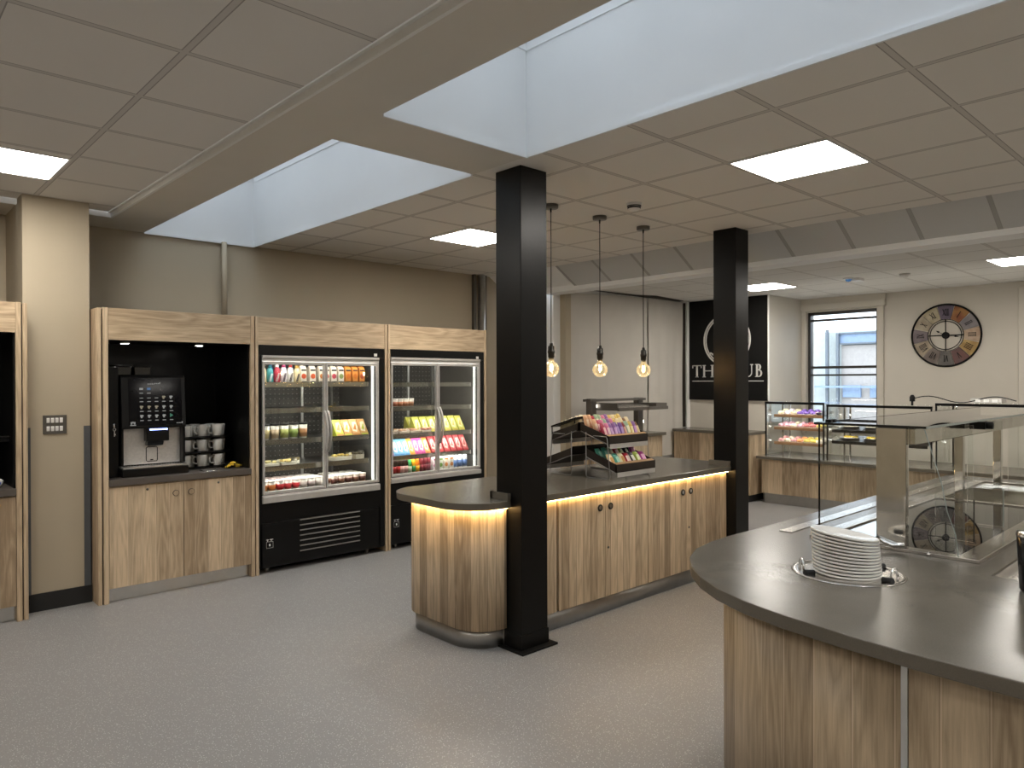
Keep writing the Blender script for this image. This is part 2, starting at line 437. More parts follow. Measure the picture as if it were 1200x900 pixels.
# skylight shafts
def shaft(nm, x0, x1, y0, y1, win, last=None):
    t = .06; zt = 4.05; x0 += .003; x1 -= .003; y0 += .003; y1 -= .003
    s = MB().box(x0-t, x0, y0-t, y1+t, ZC+.001, zt).box(x1, x1+t, y0-t, y1+t, ZC+.001, zt)
    s.box(x0, x1, y0-t, y0, ZC+.001, zt).box(x0, x1, y1, y1+t, ZC+.001, zt)
    # joint of the plasterboard lining
    s.box(x1-.004, x1, y0, y1, 3.52, 3.528).box(x0, x1, y1-.004, y1, 3.52, 3.528).box(x1-.012, x1, y0, y1, ZC-.012, ZC+.012).box(x0, x1, y1-.012, y1, ZC-.012, ZC+.012)
    struct('wall_'+nm, s, M['shaft'])
    f = MB().box(x0-t, x1+t, y0-t, y0+.03, zt, zt+.06).box(x0-t, x1+t, y1-.03, y1+t, zt, zt+.06).box(x0-t, x0+.03, y0, y1, zt, zt+.06).box(x1-.03, x1+t, y0, y1, zt, zt+.06)
    n = max(2, int((y1-y0)/1.1))
    for i in range(1, n):
        y = y0+(y1-y0)*i/n; f.box(x0, x1, y-.025, y+.025, zt, zt+.06)
    o = struct('window_%d' % win, f, M['trimwhite'])
    p = MB().box(x0+.02, x1-.02, y0+.02, y1-.02, zt+.025, zt+.035).build('pane', M['glass'], o)
shaft('skylight_near', 1.921, 2.898, -2.0, 2.98, 2)
shaft('skylight_far', 1.921, 2.898, 3.46, YW-.01, 3)
# bulkhead between main and low ceiling
b = MB().prism([(5.885, 3.05), (5.885, ZC), (6.205, 2.722), (6.205, 3.05)], -5.2, 5.6, 'y')
struct('ceiling_slope', b, M['slope'])
b = MB().box(6.205, 6.44, -5.2, 6.12, 2.675, 3.05)
struct('trim_5', b, M['white'])
b = MB().prism([(5.885, 3.05), (5.885, ZC), (6.10, 2.77), (6.205, 2.74), (6.205, 3.05)], 5.602, YW, 'y')
struct('ceiling_return', b, M['white'])

# skirting
struct('baseboard_left', MB().box(-4.0, .9, YW-.02, YW, 0, .13).box(5.15, 6.4, YW-.02, YW, 0, .13), M['rubber'])
struct('baseboard_back', MB().box(XW-.02, XW, -5.0, 4.8, 0, .12), M['rubber'])

# sash window in the back wall
wf = MB()
ft = .035
wf.box(XW+.05, XW+.13, wy0, wy0+ft, wz0, wz1).box(XW+.05, XW+.13, wy1-ft, wy1, wz0, wz1).box(XW+.05, XW+.13, wy0, wy1, wz1-.04, wz1).box(XW+.05, XW+.13, wy0, wy1, wz0, wz0+.05)
wf.box(XW+.06, XW+.12, wy0, wy1, 1.79, 1.825).box(XW+.06, XW+.12, wy0, wy1, 1.685, 1.71).box(XW+.06, XW+.12, wy0, wy1, wz1-.13, wz1-.10)
win = struct('window_1', wf, M['winframe'])
MB().box(XW+.085, XW+.091, wy0+.03, wy1-.03, wz0+.04, wz1-.03).build('pane', M['glass'], win)
ar = MB(); a = .085
ar.box(XW-.025, XW, wy1, wy1+.065, wz0-.1, wz1+.02).box(XW-.025, XW, wy0-a, wy0, wz0-.1, wz1+.02)
ar.box(XW-.06, XW, wy0-a-.03, wy1+.065, wz1+.02, wz1+.11).box(XW-.04, XW, wy0-a-.03, wy1+.065, wz1+.11, ZR)
ar.box(XW-.08, XW+.05, wy0-a, wy1+.06, wz0-.04, wz0)
struct('trim_6', ar, M['wallback'], .004)
# building across the yard
ex = thing('neighbouring_building', 'pale building with blue window band and grey posts outside the sash window', 'building', (15.0, 6.0, 0))
MB().box(15.0, 18, -2, 15, -1, 2.62).build('wall', M['ext'], ex)
MB().box(14.9, 15.0, 2.0, 6.2, 2.37, 2.57).build('fascia', M['extblue'], ex)
MB().box(14.93, 15.0, 2.0, 6.17, .3, 2.33).build('bay', M['extbrick'], ex)
q = MB().box(14.88, 14.93, 5.78, 6.13, 1.28, 1.52).box(14.88, 14.93, 4.9, 5.60, 1.28, 1.52); q.build('window', M['extblue'], ex)
for y, zz in ((6.215, 2.58), (6.43, 2.66)): MB().box(14.82, 14.89, y-.025, y+.025, 0, zz).build('post', M['extgrey'], ex)
MB().box(14.85, 14.92, 2.0, 6.19, 2.555, 2.585).box(14.85, 14.92, 2.0, 6.19, 2.345, 2.375).build('beam', M['extgrey'], ex)
MB().box(14.75, 14.81, 1.5, 9.0, 1.47, 1.51).build('rail', M['extblue'], ex)
struct('floor_yard', MB().box(XW+.26, 22, -6, 16, -.4, -.3), M['extbrick'])

# pipes boxed on the left wall
o = MB().tube([(2.603, YW-.035, 2.16), (2.603, YW-.035, ZC)], .024, 12).build('wall_pipe', M['wall'], loc=(2.603, YW-.035, 2.16))
tag(o, 'slim cream painted pipe running up the wall above the coffee station', 'pipe')
pp = thing('service_duct', 'grey metal service pipes between cream strips right of the second fridge', 'pipe', (5.66, YW, 0))
MB().tube([(5.70, YW-.07, 0), (5.70, YW-.07, ZC)], .045, 14).build('pipe', M['alu'], pp)
MB().box(5.60, 5.63, YW-.05, YW, 0, ZC).box(5.77, 5.80, YW-.05, YW, 0, ZC).build('strip', M['gunmetal'], pp)

# cream pillar with corner guards
pl = thing('wall_pillar', 'cream plastered pillar with grey corner guards between the two oak units', 'pillar', (1.14, 6.4, 0))
MB().box(.94, 1.355, 6.04, YW-.001, .0, ZC-.0).box(.94, 1.355, 6.04, 6.235, ZC, ZL).build('shaft', M['wall'], pl)
MB().box(.934, 1.361, 6.028, 6.045, 0, .125).box(.928, .94, 6.028, 6.6, 0, .125).build('skirting', M['rubber'], pl)
for x in (.94, 1.355):
    s = 1 if x < 1 else -1
    g = MB().box(min(x-.003*s, x+.042*s), max(x-.003*s, x+.042*s), 6.035, 6.04, .12, 1.305)
    g.box(min(x-.004*s, x), max(x-.004*s, x), 6.035, 6.09, .12, 1.305)
    g.build('corner_guard', M['grey'], pl)
sw = thing('light_switch', 'brushed steel plate of eight white rocker switches on the cream pillar', 'switch', (1.13, 6.04, 1.32))
MB().box(1.056, 1.204, 6.030, 6.0398, 1.255, 1.39).build('plate', M['gunmetal'], sw, bevel=.003)
for r in range(2):
    for i in range(4):
        x = 1.078+i*.027; z = 1.275+r*.06
        MB().prism([(6.0302, z), (6.0302, z+.036), (6.025, z+.03), (6.027, z+.004)], x, x+.019, 'x').build('rocker', M['plastwhite'], sw)

# black steel columns
def column(x0, y0, s, label):
    t = thing('steel_column', label, 'column', (x0+s/2, y0+s/2, 0))
    MB().box(x0, x0+s, y0, y0+s, .012, ZC).build('shaft', M['colpaint'], t, bevel=.004)
    if s > .22:
        MB().box(x0-.04, x0+s+.04, y0-.05, y0+s+.03, 0, .012).build('base_plate', M['blackmatt'], t, bevel=.003)
        MB().box(x0-.004, x0+s+.004, y0-.004, y0+s+.004, .012, .10).build('skirt', M['colpaint'], t)
column(2.975, 3.113, .223, 'black square steel column at the near left corner of the island')
column(5.517, 3.157, .212, 'black square steel column at the far right end of the island')

# ---------------------------------------------------------------- ceiling lights
proto = None
def panel_light(cx, cy, z, label, s=.57):
    global proto
    if proto is None:
        t = thing('ceiling_light', label, 'ceiling light', (0,0,0), 'square LED ceiling panels')
        f = MB().box(-.297,.297,-.297,-.283,-.006,-.0005).box(-.297,.297,.283,.297,-.006,-.0005).box(-.297,-.283,-.283,.283,-.006,-.0005).box(.283,.297,-.283,.283,-.006,-.0005)
        f.build('frame', M['frame'], t)
        MB().box(-.283,.283,-.283,.283,-.004,-.0008).build('diffuser', M['panel'], t)
        proto = t
    return place(proto, (cx, cy, z), (0,0,0), label, 'square LED ceiling panels')
panel_light(4.158, 1.963, ZC, 'large bright square ceiling panel right of the black columns, nearest the skylight')
panel_light(4.180, 4.975, ZC, 'bright square ceiling panel just left of the near black column')
panel_light(.715, 5.21, ZL, 'bright square ceiling panel at the far left above the cream pillar')
panel_light(8.43, 4.44, ZR, 'bright panel in the low ceiling beside the black sign')
panel_light(8.44, 1.70, ZR, 'bright panel in the low ceiling at the far right above the clock wall')
for x, y, z in ((4.158,-1.037,ZC), (-1.1,1.6,ZL), (.715,-2.0,ZL), (-2.3,3.4,ZL), (-2.3,-.8,ZL), (4.758,-3.8,ZC), (8.44,-1.5,ZR)):  # unseen extra panels, added to light the room
    panel_light(x, y, z, 'square LED ceiling panel added outside the frame to light the room')

# smoke detectors and emergency spot
t = thing('smoke_detector', 'white round smoke detector on the ceiling near the pendants', 'smoke detector', (4.235, 3.235, ZC))
MB().lathe([(.055,-.012),(.055,0)], (4.235,3.235,ZC), 24).lathe([(.03,-.052),(.044,-.042),(.048,-.020),(.052,-.012)], (4.235,3.235,ZC), 24).build('housing', M['plastwhite'], t)
MB().lathe([(.0475,-.0385),(.0480,-.029)], (4.235,3.235,ZC), 24).lathe([(.0505,-.0255),(.0515,-.0185)], (4.235,3.235,ZC), 24).build('vent_slot', M['blackmatt'], t)
t = thing('emergency_light', 'small emergency light with blue lens on the low ceiling above the window', 'emergency light', (8.44, 3.41, ZR))
MB().lathe([(.05,-.015),(.055,0)], (8.44,3.41,ZR), 20).box(8.46,8.60,3.30,3.40,-.03+ZR,ZR).build('housing', M['plastwhite'], t)
MB().lathe([(.0,-.045),(.025,-.035),(.035,-.015)], (8.44,3.41,ZR), 16).build('lens', M['iconb'], t)
o = MB().lathe([(.0,-.04),(.03,-.038),(.05,-.015),(.055,0)], (0,0,0), 20).build('smoke_detector', M['silver'], loc=(0,0,0))
o.location = (8.567, 2.859, ZR)
tag(o, 'dull round smoke detector on the low ceiling above the clock', 'smoke detector')

# ---------------------------------------------------------------- pendants
M['holder'] = mat('black_chrome_holder', (.04,.037,.033,1), .3, .7)
def pendant():
    t = thing('pendant_lamp', 'x', 'pendant lamp', (0,0,0), 'bare bulb pendants over the island')
    zc = 0
    MB().lathe([(.0,-.028),(.052,-.028),(.055,-.022),(.055,0)], (0,0,0), 24).build('ceiling_rose', M['gunmetal'], t)
    MB().tube([(0,0,-.028),(0,0,-.055)], .006, 8).tube([(0,0,-.04),(.001,0,-.5),(-.001,0,-1.02)], .0032, 8).build('cord', M['blackmatt'], t)
    MB().lathe([(.004,-1.01),(.012,-1.015),(.013,-1.03),(.022,-1.035),(.024,-1.045),(.024,-1.065),(.027,-1.07),(.027,-1.085),(.024,-1.09),(.024,-1.115),(.019,-1.12),(.019,-1.135)], (0,0,0), 20).build('lamp_holder', M['holder'], t)
    zc = -1.203; R = .0585
    prof = [(.019,-1.125),(.020,-1.138)]
    for i in range(0, 17):
        a = math.radians(65 - i*155/16)
        prof.append((max(R*math.cos(a), 0.0001) if i < 16 else 0.0001, zc+R*math.sin(a)))
    bl = MB().lathe(prof, (0,0,0), 28).build('bulb', M['bulbglass'], t)
    fm = MB().tube([(-.004,0,-1.14),(-.004,0,-1.17)], .0012, 6).tube([(.004,0,-1.14),(.004,0,-1.17)], .0012, 6)
    fm.build('filament_stem', M['gunmetal'], bl)
    fl = MB()
    pts = []
    for i in range(25):
        a = 2*PI*i/4; pts.append((.011*math.cos(a), .011*math.sin(a), -1.168-.045*abs(((i % 6)/3)-1)))
    fl.tube(pts, .0017, 6); fl.build('filament', M['filament'], bl)
    return t
pp_ = pendant()
for i, (x, w_) in enumerate(((3.816, 'nearest the near black column'), (4.368, 'in the middle of the three'), (4.930, 'nearest the far black column'))):
    place(pp_, (x, 3.672, ZC), (0,0,.7*i), 'glowing globe bulb hanging on a thin black cord, ' + w_, 'bare bulb pendants over the island')
# ---------------------------------------------------------------- cabinet wall
YF = 5.87
def surround(nm, label, x0, x1, lw, rw, zh, liner=True, outer=None):
    """oak frame: two upright end panels, a header board, black lining"""
    t = thing(nm, label, 'oak surround', ((x0+x1)/2, 6.25, 0), 'oak frames round the wall units')
    MB().box(x0, x0+lw, YF, 6.66, 0, 2.172).build('upright', M['oakv'], t, bevel=.002)
    MB().box(x1-rw, x1, YF, 6.66, 0, 2.172).build('upright', M['oakv'], t, bevel=.002)
    if outer:
        MB().box(outer[0], outer[1], YF+.004, 6.66, 0, 2.168).build('end_panel', M['oakv'], t, bevel=.002)
        MB().box(min(outer[1], x0) if outer[1] < x0 else x1, x0 if outer[1] < x0 else outer[0], YF+.02, 6.6, 0, 2.16).build('shadow_gap', M['groove'], t)
    MB().box(x0+lw, x1-rw, YF+.004, YF+.03, zh, 2.170).build('header', M['oakh'], t, bevel=.002)
    MB().box(x0+lw, x1-rw, YF+.03, 6.66, 2.10, 2.165).build('top_board', M['blackmatt'], t)
    if liner:
        l = MB().box(x0+lw, x0+lw+.012, YF+.03, 6.64, .80, 2.10).box(x1-rw-.012, x1-rw, YF+.03, 6.64, .80, 2.10)
        l.box(x0+lw+.012, x1-rw-.012, 6.62, 6.64, .80, 2.10).box(x0+lw+.012, x1-rw-.012, YF+.03, 6.62, zh+.005, zh+.02)
        l.build('lining', M['black'], t)
    return t
s0 = surround('unit_surround', 'oak frame cut off by the left picture edge beside the cream pillar', -.30, .905, .03, .032, 1.965, outer=(.913, .94))
s1 = surround('unit_surround', 'oak frame around the coffee machine and mugs', 1.402, 2.532, .034, .030, 1.937, outer=(1.366, 1.392))
s2 = surround('unit_surround', 'oak frame around the left display fridge', 2.541, 3.838, .026, .026, 1.937, False)
s3 = surround('unit_surround', 'oak frame around the right display fridge nearest the far wall', 3.848, 5.098, .024, .030, 1.937, False)
for i, x in enumerate((1.62, 2.185)):
    d = MB().lathe([(.034,-.018),(.036,-.012),(.036,0)], (x, 6.15, 1.9415), 20).build('downlight', M['silver'], s1)
    MB().lathe([(.0,-.0185),(.026,-.0185)], (x, 6.15, 1.9415), 20).build('lens', M['spot'], d)

def base_unit(label, x0, x1, split, wl):
    t = thing('base_cabinet', label, 'cabinet', ((x0+x1)/2, 6.2, 0))
    MB().box(x0, x1, YF+.024, 6.62, .105, .855).build('carcass', M['oakv'], t)
    MB().box(x0, x1, YF+.055, YF+.065, 0, .105).build('plinth', M['steelh'], t)
    for i, (a, b) in enumerate(((x0+.002, split-.0025), (split+.0025, x1-.002))):
        d = MB().box(a, b, YF+.002, YF+.022, .108, .848).build('door', M['oakv'], t, bevel=.0015)
        px = b-.055 if i == 0 else a+.055
        Mx = Matrix.Rotation(PI/2, 4, 'X')
        MB().lathe([(.0205,.004),(.021,.005),(.023,.005),(.024,.002),(.024,-.002)], (px, YF+.001, .765), 24, M=Mx).build('pull_ring', M['holder'], d)
        MB().lathe([(.0,.0035),(.0206,.0042)], (px, YF+.001, .765), 20, M=Mx).build('pull_cup', M['oakv'], d)
        lx = (a+b)/2
        MB().lathe([(.0,.004),(.008,.004),(.0095,.0)], (lx, YF+.001, .815), 14, M=Mx).build('cam_lock', M['gunmetal'], d)
    o = MB().box(x0, x1, YF-.012, 6.62, .858, .905).build('worktop', M['stoneb'], loc=((x0+x1)/2, 6.2, .858), bevel=.003)
    tag(o, wl, 'worktop')
    return t
base_unit('oak base cabinet under the coffee machine with steel plinth', 1.437, 2.501, 1.962, 'dark brown worktop carrying the coffee machine')
base_unit('oak base cabinet at the far left picture edge', -.269, .872, .30, 'dark brown worktop at the far left picture edge')

# coffee machine --------------------------------------------------
cm = thing('coffee_machine', 'black bean to cup coffee machine with lit drink icons and steel front', 'coffee machine', (1.79, 6.25, .905))
x0, x1, yf = 1.555, 2.022, 5.985
z0 = .905
MB().box(x0, x1, yf+.11, 6.56, z0, 1.676).box(x0, x0+.018, yf+.02, yf+.11, .985, 1.27).box(x1-.018, x1, yf+.02, yf+.11, .985, 1.27).build('body', M['black'], cm, bevel=.006)
MB().prism([(yf+.11, 1.268), (yf+.006, 1.268), (yf+.004, 1.285), (yf+.03, 1.66), (yf+.045, 1.676), (yf+.11, 1.676)], x0, x1, 'x').build('door_top', M['black'], cm, bevel=.005)
tp = MB().prism([(yf+.001, 1.29), (yf+.0265, 1.655), (yf+.032, 1.655), (yf+.008, 1.29)], x0+.05, x1-.03, 'x').build('touch_panel', M['touch'], cm)
def on_panel(u, z): # front plane of the leaning panel
    return yf-.0005 + (z-1.29)/(1.655-1.29)*.0255
def icon(mb, u, z, w, h):
    y0 = on_panel(u, z); y1 = on_panel(u, z+h)
    mb.add([(u, y0, z), (u+w, y0, z), (u+w, y1, z+h), (u, y1, z+h)], [(0,1,2,3)])
iw, ib, ig, ic = MB(), MB(), MB(), MB()
xs = [1.695+.054*i for i in range(5)]
for r, z in enumerate((1.565, 1.50, 1.425, 1.355)):
    for i, x in enumerate(xs):
        if r == 0 and i > 1: continue
        icon(iw, x-.012, z-.028, .026, .006)
        if r == 0: icon(ib if i else iw, x-.012, z, .026, .016)
        elif r == 3 and i == 4:
            y0 = on_panel(x, z); ig.add([(x-.01, y0, z-.006), (x+.014, on_panel(x, z+.008), z+.01), (x-.01, on_panel(x, z+.026), z+.026)], [(0,1,2)])
        else:
            k = (r, i)
            if r == 1 and i < 3: icon(iw, x-.012, z, .026, .005)
            else:
                tgt = ic if (r, i) in ((1,3), (2,0), (2,1), (2,2)) else iw
                icon(tgt, x-.011, z+.004, .020, .014); icon(tgt, x-.007, z-.006, .012, .010); icon(tgt, x+.009, z+.008, .005, .007)
for i in range(9): icon(iw, 1.742+i*.0105, 1.607 + (0 if i < 5 else .003), .007, .007)
icon(iw, 1.825, 1.618, .012, .004)
for i in range(3): icon(iw, 1.616+i*.012, 1.302+.008*(i == 1), .009, .02-.006*(i == 1)); 
icon(iw, 1.612, 1.292, .042, .007)
for i in range(5): icon(iw, 1.948+i*.0095, 1.300, .007, .006)
icon(iw, 1.987, 1.304, .010, .008)
iw.build('icon_row', M['iconw'], tp); ib.build('icon_blue', M['iconb'], tp); ig.build('arrow_key', M['icong'], tp); ic.build('cup_icon', M['iconc'], tp)
MB().box(x0+.018, x1-.018, yf+.10, yf+.112, .985, 1.268).build('splash_plate', M['splash'], cm)
nz = MB().box(1.735, 1.90, yf+.02, yf+.10, 1.165, 1.268).prism([(yf+.03, 1.165), (yf+.10, 1.165), (yf+.10, 1.130), (yf+.05, 1.130)], 1.745, 1.865, 'x').build('dispenser_spout', M['black'], cm, bevel=.006)
MB().box(1.755, 1.885, yf+.012, yf+.019, 1.252, 1.262).build('spout_light', M['ledblue'], nz)
fr = [(1.752,1.012),(1.752,1.11),(1.762,1.118),(1.826,1.118),(1.834,1.11),(1.834,1.012),(1.826,1.004),(1.762,1.004)]
MB().tube([(x, yf+.097, z) for x, z in fr], .0028, 6, closed=True).box(1.782, 1.802, yf+.093, yf+.098, 1.012, 1.02).build('cup_sensor_frame', M['blackmatt'], cm)
MB().box(x0-.008, x1+.008, yf-.035, yf+.11, z0, .968).build('drip_tray_base', M['black'], cm, bevel=.008)
dg = MB().box(x0, x1, yf-.028, yf+.10, .968, .976)
for i in range(22): dg.box(x0+.02+i*.02, x0+.026+i*.02, yf-.02, yf+.09, .976, .979)
dg.build('drip_grid', M['alu'], cm)
for a, b, z in ((1.535, 1.64, 1.745), (1.665, 1.78, 1.745)):
    hp = MB().prism([(a,1.676),(b,1.676),(b+.005,z),(a-.005,z)], 6.06, 6.34, 'y').build('bean_hopper', M['blackgloss'], cm, bevel=.006)
    MB().box(a-.008, b+.008, 6.055, 6.345, z, z+.012).build('hopper_lid', M['black'], hp, bevel=.003)
sm_ = MB().box(1.452, 1.545, 6.03, 6.5, z0, 1.74).build('side_module', M['black'], cm, bevel=.004)
Mx = Matrix.Rotation(PI/2, 4, 'X')
MB().lathe([(0,.004),(.01,.004),(.012,0)], (1.512, 6.029, 1.30), 14, M=Mx).build('key_lock', M['chrome'], sm_)
MB().tube([(1.512+.009*math.cos(a), 6.018, 1.268+.011*math.sin(a)) for a in [i*PI/5 for i in range(10)]], .003, 6, closed=True).box(1.509, 1.515, 6.016, 6.020, 1.215, 1.258).box(1.515, 1.521, 6.016, 6.020, 1.225, 1.235).box(1.508, 1.516, 6.018, 6.028, 1.284, 1.30).build('key', M['alu'], sm_)

# mug rack and mugs
rk = thing('mug_rack', 'black three tier wire mug rack beside the coffee machine', 'rack', (2.23, 6.27, .905))
tz = (.915, 1.040, 1.163)
for z in tz:
    p = [(2.04,6.13),(2.38,6.13),(2.46,6.20),(2.46,6.40),(2.04,6.40)]
    MB().prism(p, z-.006, z, 'z').tube([(x, y, z+.008) for x, y in p], .004, 6, closed=True).build('shelf', M['black'], rk)
for x, y in ((2.035,6.39),(2.465,6.39),(2.035,6.14)):
    MB().tube([(x,y,.907),(x,y,1.20)], .006, 8).build('post', M['black'], rk)
mg = MB().lathe([(0,.0),(.028,.0),(.030,.003),(.0385,.096),(.037,.098),(.035,.096),(.027,.006),(0,.006)], (0,0,0), 24).build('mug', M['mug'], loc=(0,0,0))
MB().tube([(-.033,0,.078),(-.052,0,.082),(-.064,0,.068),(-.062,0,.042),(-.048,0,.028),(-.031,0,.03)], .0055, 8).build('handle', M['mug'], mg)
tag(mg, 'x', 'mug')
tn = ('bottom', 'middle', 'top')
for t_ in range(3):
    for j in range(2 if t_ < 2 else 3):
        for i in range(3):
            x = 2.082 + i*.130 + (.062 if j == 1 else 0); y = 6.178 + j*.082
            if j == 1 and i == 2: x -= .012
            lab = 'cream mug, %s, %s row on the %s tier of the mug rack' % (nth(i, 3), ('front','second','back')[j], tn[t_])
            place(mg, (x, y, tz[t_]), (0,0, random.uniform(-.4,.5)), lab, 'mugs on the wire rack', 'mug', scale=(1.14,1.14,1.06))
# waste chute, stirrer dish and sachets
wc = thing('waste_chute', 'round chrome ring set into the worktop before the mugs', 'waste chute', (2.20, 5.985, .905))
MB().lathe([(.052,.0),(.058,.004),(.068,.004),(.072,0)], (2.20,5.985,.905), 28).build('ring', M['chrome'], wc)
MB().lathe([(.0,.006),(.02,.014),(.05,.003),(.052,.001)], (2.20,5.985,.9055), 24).build('flap', M['steel'], wc)
tr = thing('sachet_tray', 'small black wire tray for sugar sachets right of the mugs', 'tray', (2.42, 6.05, .905))
MB().box(2.345, 2.485, 5.995, 6.105, .9055, .912).tube([(2.345,5.995,.945),(2.485,5.995,.945),(2.485,6.105,.945),(2.345,6.105,.945)], .003, 6, closed=True).build('basket', M['black'], tr)
for x, y in ((2.345,5.995),(2.485,5.995),(2.345,6.105),(2.485,6.105),(2.415,5.995)):
    MB().tube([(x,y,.91),(x,y,.945)], .0025, 6).build('wire', M['black'], tr)
sc_ = MB().prism([(-.012,-.035),(.012,-.035),(.014,-.03),(.014,.03),(.012,.035),(-.012,.035),(-.014,.03),(-.014,-.03)], 0, .007, 'z').build('sugar_sachet', pm('e8c948'), loc=(0,0,0))
tag(sc_, 'x', 'sachet')
for i in range(6):
    place(sc_, (2.375+i*.017, 6.045+.006*(i%2), .914+.0085*(i%4)), (.12, .1*(i%3-1), .25*(i-3)), 'yellow sugar sachet in the small black wire tray', 'sugar sachets in the tray', 'sachet')
# cup lying on the far left worktop
lf = thing('paper_bag', 'crumpled white and blue paper packet on the far left worktop', 'packet', (.755, 6.02, .905))
b_ = MB(); n = 8
for i in range(n):
    pass
pr = [(0,.0),(.045,.004),(.06,.02),(.055,.05),(.035,.07),(.012,.085),(0,.088)]
b_.lathe(pr, (.755,6.02,.9055), 11, smooth=False, sx=1.1, sy=.8)
b_.v = [(x+random.uniform(-.007,.007), y+random.uniform(-.007,.007), z+(random.uniform(-.006,.006) if z > .915 else 0)) for x, y, z in b_.v]
b_.build('packet', M['plastwhite'], lf)
MB().box(.70, .80, 5.962, 5.966, .93, .948).build('print_band', pm('5a6fb0'), lf)
sh = thing('wall_shelf', 'black shelf inside the oak unit at the far left edge', 'shelf', (.60, 6.3, 1.22))
MB().box(-.25, .86, 6.05, 6.62, 1.215, 1.235).build('board', M['black'], sh)
MB().tube([(-.25,6.045,1.25),(.86,6.045,1.25)], .005, 8).build('rail', M['gunmetal'], sh)
# ---------------------------------------------------------------- display fridges
def fridge(label, bx0, bx1, dx0, dx1, split, dz0, dz1, zsill, ztop, shelves, which):
    t = thing('display_fridge', label, 'fridge', ((bx0+bx1)/2, 6.28, 0), 'glass door display fridges')
    yb = 6.62
    # carcass as an open box
    b = MB().box(bx0, dx0+.012, YF+.03, yb, .05, 1.934).box(dx1-.012, bx1, YF+.03, yb, .05, 1.934)
    b.box(dx0+.012, dx1-.012, yb-.03, yb, .05, 1.934).box(dx0+.012, dx1-.012, YF+.03, yb-.03, .05, dz0-.01).box(dx0+.012, dx1-.012, YF+.03, yb-.03, dz1+.02, 1.934)
    b.build('carcass', M['black'], t, bevel=.003)
    MB().box(bx0, bx1, YF+.004, YF+.03, 1.85, 1.934).box(bx0, dx0-.004, YF+.004, YF+.03, .05, 1.85).box(dx1+.004, bx1, YF+.004, YF+.03, .05, 1.85).build('fascia', M['black'], t, bevel=.002)
    MB().box(dx1-.045, dx1-.012, YF+.001, YF+.004, 1.862, 1.888).build('badge', M['plastwhite'], t)
    MB().box(dx0, dx1+.005, YF-.012, YF+.03, dz1+.028, dz1+.052).box(dx0, dx1+.005, YF-.004, YF+.05, dz1+.003, dz1+.028).build('top_rail', M['silver'], t, bevel=.003)
    MB().prism([(YF-.018, zsill), (YF-.018, dz0-.022), (YF-.004, dz0-.012), (YF+.03, dz0-.012), (YF+.03, zsill)], dx0-.004, dx1+.005, 'x').build('sill', M['silver'], t)
    lp = MB().box(dx0-.02, dx1+.02, YF+.002, YF+.03, .43, zsill-.006).box(dx0-.02, dx1+.02, YF+.004, YF+.03, .05, .425)
    lp.build('lower_panel', M['black'], t, bevel=.002)
    gx0 = dx0+.335; gx1 = dx1-.205
    g = MB()
    for i in range(7):
        z = .142+.045*i
        g.prism([(YF+.003, z), (YF-.003, z+.004), (YF-.001, z+.011), (YF+.003, z+.011)], gx0, gx1, 'x')
    g.build('grille', M['greywire'], t)
    st = MB().box(dx0+.03, dx0+.09, YF+.002, YF+.0038, .215, .27).build('label_sticker', M['blackgloss'], t)
    k = MB().tube([(dx0+.031, YF+.0015, .216),(dx0+.089, YF+.0015, .216),(dx0+.089, YF+.0015, .269),(dx0+.031, YF+.0015, .269)], .0012, 5, closed=True)
    k.box(dx0+.054, dx0+.066, YF+.0012, YF+.002, .232, .25).box(dx0+.03, dx0+.052, YF+.0012, YF+.0035, .285, .289).box(dx0+.06, dx0+.09, YF+.0012, YF+.0035, .285, .289).box(dx0+.04, dx0+.044, YF+.0012, YF+.0035, .272, .285).box(dx0+.072, dx0+.076, YF+.0012, YF+.0035, .272, .285)
    k.build('symbol', M['iconw'] if False else M['plastwhite'], st)
    for x in (bx0+.09, bx1-.16):
        MB().lathe([(0,-.011),(.024,-.011),(.024,.011),(0,.011)], (x, YF+.08, .025), 14, M=Matrix.Rotation(PI/2, 4, 'Y')).box(x-.016, x+.016, YF+.06, YF+.10, .03, .055).build('castor', M['greywire'], t)
    # inside: liner, perforated back, shelf uprights, leds
    ix0, ix1 = dx0+.012, dx1-.012
    l = MB().box(ix0, ix1, yb-.05, yb-.045, dz0, dz1+.02)
    l.build('back_panel', M['perf'], t)
    l = MB().box(ix0, ix0+.006, YF+.05, yb-.05, dz0, dz1+.02).box(ix1-.006, ix1, YF+.05, yb-.05, dz0, dz1+.02).box(ix0, ix1, YF+.05, yb-.05, dz1+.012, dz1+.02)
    l.build('liner', M['fridgeliner'], t)
    MB().box(ix0+.01, ix1-.01, YF+.034, YF+.062, dz1-.016, dz1+.0).build('light_tube', M['ledtop'], t)
    MB().box(ix1-.030, ix1-.008, YF+.045, YF+.06, dz0+.01, dz1-.01).build('light_column', M['ledcol'], t)
    u = MB(); xm = (dx0+dx1)/2
    for x in (ix0+.06, split+.12, ix1-.10, split-.42):
        u.box(x-.012, x+.012, yb-.066, yb-.050, dz0, dz1)
    u.build('shelf_upright', M['alu'], t)
    for i, z in enumerate(shelves):
        last = i == len(shelves)-1
        s = MB().box(ix0+.008, ix1-.05, YF+.085, yb-.06, z-.012, z)
        sh = s.build('shelf', M['fridgeshelf'], t)
        if not last:
            MB().box(ix0+.008, ix1-.05, YF+.075, YF+.083, z-.034, z+.010).build('price_rail', M['steelh'], sh)
            MB().box(ix0+.02, ix1-.06, YF+.087, YF+.125, z-.020, z-.0125).build('shelf_light', M['ledshelf'], sh)
